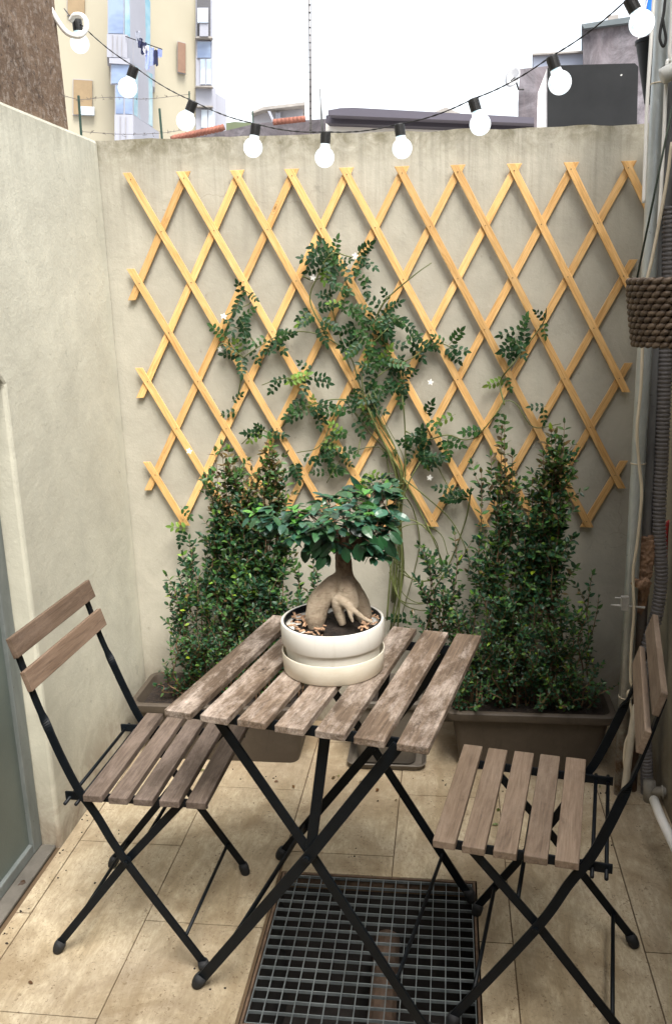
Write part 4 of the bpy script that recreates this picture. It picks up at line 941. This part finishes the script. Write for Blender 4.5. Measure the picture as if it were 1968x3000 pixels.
for k in range(130):
    u = rl.random()
    if u < .5: x, y = rl.uniform(-1.0, .5), 2.50-abs(rl.gauss(0, .07))
    elif u < .75: x, y = -1.085+abs(rl.gauss(0, .02)), rl.uniform(1.2, 2.7)
    else: x, y = rl.uniform(-1.0, .55), rl.uniform(1.3, 2.5)
    if HX0-.01 < x < HX1+.01 and HY0-.01 < y < HY1+.01: continue
    crumb(x, y, rl.uniform(.0012, .0032))
tag(m.build('soil_crumbs', M_SOIL), kind='stuff')
m = MB()
for k in range(26):
    x, y = rl.uniform(-1.0, .55), rl.uniform(1.4, 2.55)
    if rl.random() < .6: y = rl.uniform(2.3, 2.53)
    if HX0-.03 < x < HX1+.01 and HY0-.03 < y < HY1+.01: continue
    a = rl.uniform(0, 2*PI); L = rl.uniform(.010, .02)
    leaf(m, Vector((x, y, .004)), Vector((math.cos(a), math.sin(a), .1)), Vector((rl.gauss(0, .2), rl.gauss(0, .2), 1)), L, L*.5, vary(rl.choice([(.14, .08, .03), (.08, .05, .025), (.10, .12, .03)]), rl, .3), .5, .2, True)
tag(m.build('leaf_litter', M_LEAF), kind='stuff')
# ------------------------------------------------------------------ the neighbourhood beyond the wall
def quad_solid(m, P4, depth):   # P4 = corner points, extruded away from the viewer
    m.prism(P4, Vector((0, depth, 0)))
def q2(px0, py0, px1, py1, Y0, Y1=None):  # rectangle whose left edge is at Y0 and right edge at Y1
    Y1 = Y1 or Y0
    return [at(px0, py1, Y0), at(px1, py1, Y1), at(px1, py0, Y1), at(px0, py0, Y0)]
Z2 = .3557
def z2(*pts): return [(x*Z2, y*Z2) for x, y in pts]
AP = empty('apartment_building', at(340, 330, 42), 0, 'pale yellow apartment block with light blue bay windows above the wall', 'building'); AL = AP.location
M_YEL = simple('pale_yellow_render', (.36, .33, .25), .9, 0, .05, .3, .1, 'World')
M_WHT = simple('white_apron_panel', (.31, .32, .37), .7, 0, .06, .5, 0, 'World')
M_SHUT = simple('ochre_shutter', (.25, .18, .10), .7, 0, .1, 3)
M_BSHUT = simple('brown_shutter', (.20, .12, .08), .7, 0, .1, 3)
def glass(name, c1, c2, sc=.5):
    m = MT(name); m.color(m.ramp(m.noise(m.co('World', (1, 1, 2)), sc, 3), (.4, c1), (.6, c2))); m.rough(.12); m.b.inputs['Specular IOR Level'].default_value = .8; return m.m
M_GBLUE = glass('deep_blue_glass', (.13, .18, .30), (.22, .29, .42)); M_GCYAN = glass('pale_cyan_glass', (.22, .42, .52), (.36, .52, .60)); M_GPALE = glass('pale_glass', (.30, .38, .48), (.50, .56, .62))
M_DARKIN = simple('dark_recess', (.10, .10, .11), .8)
def recede(xs, Y, depth):
    x = min(xs) if min(xs) > 900 else max(xs)
    d_ = ray(x, 600); return Vector((d_.x/d_.y*depth, depth, 0))
def zpoly(name, mat, pts, Ys, depth, parent=AP):   # pts in z2 crop pixels
    P = [at(x*Z2, y*Z2, Y)-AL for (x, y), Y in zip(pts, Ys)]
    m = MB(); m.prism(P, recede([p[0]*Z2 for p in pts], 0, depth)); return m.build(name, mat, parent)
def zq(name, mat, x0, y0, x1, y1, Y0, Y1, depth=.25, dy0=0, dy1=0, parent=AP):  # dy: extra drop of the right edge
    return zpoly(name, mat, [(x0, y1), (x1, y1+dy1), (x1, y0+dy0), (x0, y0)], [Y0, Y1, Y1, Y0], depth, parent)
zq('wall', M_YEL, 300, -700, 760, 1150, 41.0, 41.6, 8)
zq('wall', M_YEL, 960, -700, 1290, 1150, 43.9, 45.8, 8)
def window(mat, x0, y0, x1, y1, Y0, Y1, dy0=0, dy1=0, mull=1, frame=9, fm=None, rail=0):
    fm = fm or M_WHT
    f = zq('window', fm, x0, y0, x1, y1, Y0-.02, Y1-.02, .18, dy0, dy1)
    n = mull; w_ = (x1-x0)
    for k in range(n):
        a = x0+w_*k/n+frame*.6; b = x0+w_*(k+1)/n-frame*.6; ta = (a-x0)/w_; tb = (b-x0)/w_
        P = [(a, y1+dy1*ta-frame*.7), (b, y1+dy1*tb-frame*.7), (b, y0+dy0*tb+frame*.7), (a, y0+dy0*ta+frame*.7)]
        Ya, Yb = Y0+(Y1-Y0)*ta-.06, Y0+(Y1-Y0)*tb-.06
        pp = [at(x*Z2, y*Z2, Y)-AL for (x, y), Y in zip(P, [Ya, Yb, Yb, Ya])]
        m = MB(); m.prism(pp, Vector((0, .05, 0))); m.build('pane', mat, f)
    return f
window(M_SHUT, 440, -120, 556, 100, 41.1, 41.3, 8, 8, 1, 4)
window(M_SHUT, 478, 515, 606, 750, 41.1, 41.3, 8, 4, 1, 5)
zq('window_sill', M_GPALE, 525, 694, 618, 748, 41.02, 41.15, .3, 4, 4)
# bays
zq('apron', M_WHT, 700, 222, 832, 372, 39.9, 39.95, 1.5, 4, 6)
zq('apron', M_WHT, 832, 228, 1012, 470, 39.95, 43.2, 1.2, 150, 100)
window(M_GBLUE, 704, -120, 812, 222, 40.0, 40.0, 2, 4, 1, 9)
window(M_GCYAN, 812, -260, 985, 228, 40.0, 43.0, 270, 112, 4, 7)
zq('apron', M_WHT, 750, 748, 872, 1000, 39.9, 39.95, 1.5, 2, 0)
zq('apron', M_WHT, 872, 752, 1040, 1000, 39.95, 43.2, 1.2, 110, 20)
zq('apron', M_WHT, 715, 378, 850, 412, 39.8, 39.9, 1.5, 4, 10)
window(M_GBLUE, 724, 412, 850, 550, 40.0, 40.0, 2, 4, 1, 9)
window(M_GBLUE, 752, 552, 872, 748, 40.0, 40.0, 2, 4, 2, 9)
window(M_GCYAN, 872, 420, 1000, 752, 40.0, 43.0, 60, 82, 4, 7)
window(M_BSHUT, 1160, 268, 1214, 470, 44.8, 45.1, 14, 12, 1, 3)
# right column of enclosed balconies
zq('balcony_stack', M_WHT, 1280, -700, 1385, 1150, 45.6, 45.7, 6, 0, 0)
window(M_DARKIN, 1284, -10, 1376, 238, 45.6, 45.6, 0, 2, 1, 4)
window(M_GPALE, 1290, 50, 1362, 150, 45.2, 45.2, 0, 0, 1, 4)
o = zq('air_conditioner', M_WHT, 1305, 152, 1362, 236, 45.2, 45.2, .2)
window(M_GBLUE, 1288, 268, 1380, 380, 45.6, 45.6, 0, 0, 1, 5)
window(M_GPALE, 1306, 380, 1384, 556, 45.6, 45.6, 0, 0, 2, 9)
window(M_GPALE, 1312, 712, 1406, 838, 45.6, 45.6, 0, 0, 2, 7)
zq('roof_edge', M_WHT, 1385, 560, 1412, 1100, 45.8, 46, 5, 20, 0)
zq('roof_edge', M_WHT, 1412, 610, 1478, 1100, 47, 47.2, 3, 40, 0)
for x in (735, 765, 795): zq('panel_joint', M_CONC, x, 226, x+2, 370, 39.85, 39.85, .05)
for x, dy in ((870, 22), (905, 45), (940, 68), (975, 95)): zq('panel_joint', M_CONC, x, 235+dy, x+2, 395+dy*.9, 40.6+(x-870)*.02, 40.6+(x-870)*.02, .05)
for x in (785, 820): zq('panel_joint', M_CONC, x, 756, x+2, 960, 39.85, 39.85, .05)
for yy in (240, 560, 690): zq('balcony_slab', M_CONC, 1276, yy, 1392, yy+8, 45.3, 45.3, .4)
zq('railing', M_CONC, 1284, 236, 1380, 240, 45.3, 45.3, .05)
# laundry
LD = empty('laundry', at(330, 85, 39.3), 0, 'dark and white laundry hanging from the pole of the apartment bay', 'laundry')
cl = [(900, 205, 32, 70, 0), (915, 250, 34, 60, 1), (940, 275, 34, 75, 1), (955, 300, 36, 60, 2), (985, 310, 44, 120, 3), (965, 330, 26, 130, 3), (1015, 325, 30, 100, 1), (1045, 320, 30, 60, 3)]
cm = [simple('grey_cloth', (.3, .32, .38), .9), simple('navy_cloth', (.015, .02, .06), .9), simple('white_cloth', (.7, .7, .75), .9), simple('pale_blue_cloth', (.28, .34, .60), .9)]
for (x, y, w_, h_, k) in cl:
    m = MB(); n = 5; P = []
    for i in range(n+1): P.append((x+w_*(i/n-.5), y+RL.uniform(-4, 4)))
    Pb = [(x+w_*(i/n-.5)*RL.uniform(.6, 1.2), y+h_+RL.uniform(-14, 10)) for i in range(n, -1, -1)]
    pp = [at(a*Z2, b*Z2, 39.3+.05*math.sin(i*2))-LD.location for i, (a, b) in enumerate(P+Pb)]
    m.prism(pp, Vector((0, .04, 0))); m.build('garment', cm[k], LD)
m = MB(); m.tube([at(822*Z2, 238*Z2, 39.9)-LD.location, at(1060*Z2, 322*Z2, 39.0)-LD.location], .02, 6); m.build('drying_pole', M_KCABLE, LD)
# roofs and concrete houses
M_CONCW = MT('weathered_concrete'); w = M_CONCW.co('World'); c = M_CONCW.ramp(M_CONCW.noise(w, 1.7, 9, .75, .6), (.36, (.045, .040, .046)), (.5, (.105, .095, .105)), (.64, (.21, .195, .215)))
c = M_CONCW.mix(M_CONCW.ramp(M_CONCW.noise(M_CONCW.co('World', (3, 3, .5)), 1, 6, .7), (.5, 0), (.7, .6)), c, (.17, .14, .15)); M_CONCW.color(c); M_CONCW.rough(.9); M_CONCW.bump(M_CONCW.noise(w, 5, 6), .3, .03); M_CONCW = M_CONCW.m
M_PURP = simple('slate_purple_fascia', (.052, .047, .062), .85, 0, .12, .6, 0, 'World')
M_TERRA = simple('terracotta_tile', (.20, .075, .05), .85, 0, .35, 4, .4, 'World')
def solid(name, mat, polys, Y, depth, label=None, cat=None, parent=None, Yr=None, tone=None):
    xs = [p[0] for p in polys]; x0, x1 = min(xs), max(xs); Yr = Yr or Y
    P = [at(x, y, Y+(Yr-Y)*(x-x0)/max(1, x1-x0)) for x, y in polys]
    if parent: P = [p-parent.location for p in P]
    m = MB(); m.prism(P, recede(xs, 0, depth)); o = m.build(name, mat, parent)
    if label: tag(o, label, cat)
    return o
# low grey hut
HT = empty('rooftop_hut', at(650, 320, 22), 0, 'small grey rooftop hut with flat roof left of the tall mast', 'hut')
solid('wall', simple('hut_grey', (.40, .40, .44), .9, 0, .1, 1, 0, 'World'), [(590, 330), (590, 258), (704, 246), (704, 330)], 22, 3, parent=HT)
solid('wall', M_WHT, [(640, 330), (640, 262), (652, 262), (652, 330)], 21.8, .15, parent=HT)
solid('roof', M_CONC, [(584, 260), (612, 248), (708, 237), (708, 244), (612, 255), (584, 264)], 21.6, 4, parent=HT)
solid('leaning_beam', M_WHT, [(622, 258), (655, 330), (661, 330), (628, 258)], 21.5, .12, parent=HT)
solid('parapet_wall', M_CONCW, [(380, 340), (440, 322), (540, 300), (600, 286), (760, 276), (790, 300), (790, 345)], 16, 1.0, 'rough grey parapet wall below the rooftop hut', 'wall')
m = MB()
for i in range(14):
    t = i/13; x = 405+(515-405)*t; y = 322-24*t
    P = [at(x-5, y+3, 14.6), at(x+5, y+1, 14.6)]; m.tube([at(x-6, y+2, 14.8), at(x+6, y-3, 14.8)], .05, 8)
tag(m.build('roof_tiles', M_TERRA, smooth=True), 'longer row of red terracotta ridge tiles beside the apartment block', 'roof tiles')
m = MB()
for i in range(8):
    t = i/7; x = 640+64*t; y = 283-7*t; m.tube([at(x-5, y+1, 15.8), at(x+5, y, 15.8)], .05, 8)
tag(m.build('roof_tiles', M_TERRA, smooth=True), 'short row of red terracotta ridge tiles just left of the mast', 'roof tiles')
solid('distant_hill', simple('far_green', (.10, .12, .07), .9, 0, .3, .2, 0, 'World'), [(515, 330), (525, 286), (545, 283), (575, 285), (600, 290), (600, 330)], 90, 10)['kind'] = 'structure'
# mast and aerials
MA = empty('antenna_mast', at(722, 312, 14), 0, 'tall thin antenna mast with climbing pegs behind the wall', 'mast')
b = at(722, 320, 14); t_ = at(719, -60, 14); m = MB(); m.tube([b-MA.location, t_-MA.location], .020, 8); m.build('pole', galv('mast_steel', (.16, .15, .15), (.28, .27, .27)), MA, smooth=True)
m = MB()
for k in range(22):
    p = b.lerp(t_, k/22)-MA.location; m.box(p.x-.018, p.x+.018, p.y-.025, p.y-.015, p.z-.004, p.z+.004)
m.build('pegs', M_KCABLE, MA)
m = MB(); m.tube([at(749, 305, 12), at(743, 206, 12)], [.018, .008], 6)
tag(m.build('roof_pole', M_DARKPIPE, smooth=True), 'short dark pole right of the tall antenna mast', 'pole')
# purple fascia roof
PR = empty('low_roof_house', at(980, 300, 10), 0, 'low white house with slate purple fascia roof behind the wall', 'house')
solid('wall', simple('offwhite_render', (.62, .60, .56), .9, 0, .05, 1, 0, 'World'), [(757, 330), (757, 285), (1245, 300), (1245, 330)], 10.3, 3, parent=PR)
solid('fascia', M_PURP, [(757, 286), (757, 268), (785, 266), (1240, 289), (1240, 303)], 10.1, 3.6, parent=PR)
solid('gutter', simple('slate_purple_gutter', (.085, .078, .10), .85, 0, .1, 1), [(762, 267), (762, 256), (790, 251), (820, 250), (1240, 273), (1240, 287)], 9.9, 3.8, parent=PR)
solid('gable', M_CONC, [(1005, 262), (1035, 249), (1075, 266)], 14, .3, parent=PR)
# concrete tower group
TW = empty('concrete_tower', at(1400, 300, 14), 0, 'stained grey concrete tower block behind the dark panel at right', 'building')
solid('tower_wall', M_CONCW, [(1357, 330), (1353, 58), (1480, 40), (1600, 30), (1600, 330)], 14, 3, parent=TW)
solid('tower_rim', simple('dark_rim', (.10, .12, .13), .8, 0, .3, 2, 0, 'World'), [(1350, 56), (1480, 36), (1600, 24), (1600, 38), (1480, 50), (1357, 66)], 13.9, 3.2, parent=TW)
solid('chimney', M_CONC, [(1411, 50), (1411, 36), (1436, 34), (1436, 46)], 14.2, .5, parent=TW)
solid('lower_wall', M_CONCW, [(1203, 330), (1203, 240), (1207, 160), (1285, 152), (1285, 330)], 13.5, 3, parent=TW)
solid('penthouse', simple('pale_blue_grey_sheet', (.42, .46, .56), .6, 0, .05, 1, 0, 'World'), [(1238, 170), (1238, 126), (1356, 118), (1356, 170)], 15, 2, parent=TW)
solid('penthouse_rim', M_CONC, [(1236, 128), (1236, 124), (1356, 117), (1356, 121)], 14.9, 2.2, parent=TW)
# satellite dish
SDh = empty('satellite_dish', at(1196, 180, 12.8), 0, 'pale round satellite dish left of the concrete tower', 'satellite dish')
m = MB(); m.lathe([(0, 0), (.05, .006), (.09, .02), (.13, .045), (.132, .05), (.088, .028), (0, .006)], seg=28)
o = m.build('dish', simple('pale_dish', (.62, .62, .62), .5), SDh, smooth=True); o.rotation_euler = (math.radians(80), math.radians(10), math.radians(-50))
m = MB(); m.tube([(0, 0, 0), (-.06, -.12, -.06)], .008, 6); m.tube([(0, .02, 0), (.05, .04, -.14), (.12, .06, -.14)], .012, 6); m.build('arm', M_KCABLE, SDh)
# dark panel box in front
DPn = empty('dark_panel_box', at(1370, 302, 6), 0, 'large dark grey metal panel box with white side edge on the roof', 'panel')
_m = MT('scuffed_dark_panel'); v = _m.co('World'); c = _m.ramp(_m.noise(v, 3, 7, .7), (.3, (.018, .019, .020)), (.7, (.028, .029, .030))); c = _m.mix(_m.ramp(_m.noise(v, 16, 2, .4), (.74, 0), (.76, .9)), c, (.5, .5, .48)); _m.color(c); _m.rough(.9); _m.b.inputs['Specular IOR Level'].default_value = .1
solid('front_panel', _m.m, [(1271, 320), (1271, 158), (1283, 152), (1474, 147), (1482, 155), (1478, 320)], 6, .9, parent=DPn)
solid('white_edge', simple('white_painted_edge', (.80, .80, .79), .6), [(1246, 320), (1249, 216), (1270, 160), (1270, 320)], 6.02, .8, parent=DPn)
# fence stakes with barbed wire
BW = empty('barbed_wire_fence', at(375, 322, 3.9), 0, 'dark green stakes with barbed wire strands behind the wall left', 'fence')
for (x0, y0, x1, y1, Y) in [(190, 310, 183, 222, 3.3), (378, 324, 371, 252, 3.6), (441, 262, 440, 212, 3.8), (590, 308, 587, 258, 3.9)]:
    m = MB(); a, b = at(x0, y0+12, Y)-BW.location, at(x1, y1, Y)-BW.location
    m.sweep([a, b], .008 if x0 in (378, 190) else .005, .004, (1, 0, 0)); m.build('stake', simple('dark_green_stake', (.02, .05, .035), .6), BW)
for pts in ([(185, 232), (260, 226), (340, 230), (440, 219)], [(192, 306), (290, 312), (376, 309), (430, 301)], [(60, 200), (185, 232)], [(300, 122), (380, 80), (470, 55)][:0]):
    if not pts: continue
    Pw = smooth_path([at(x, y, 3.5+.0012*(x-185))-BW.location for x, y in pts], 8); m = MB(); m.tube(Pw, .0011, 4)
    for i, p in enumerate(Pw[::2]):
        for k in range(3): m.tube([p-rv(RL, .005), p+rv(RL, .005)], .0008, 3)
    m.build('barbed_wire', simple('rusty_wire', (.10, .09, .085), .7, .3), BW)
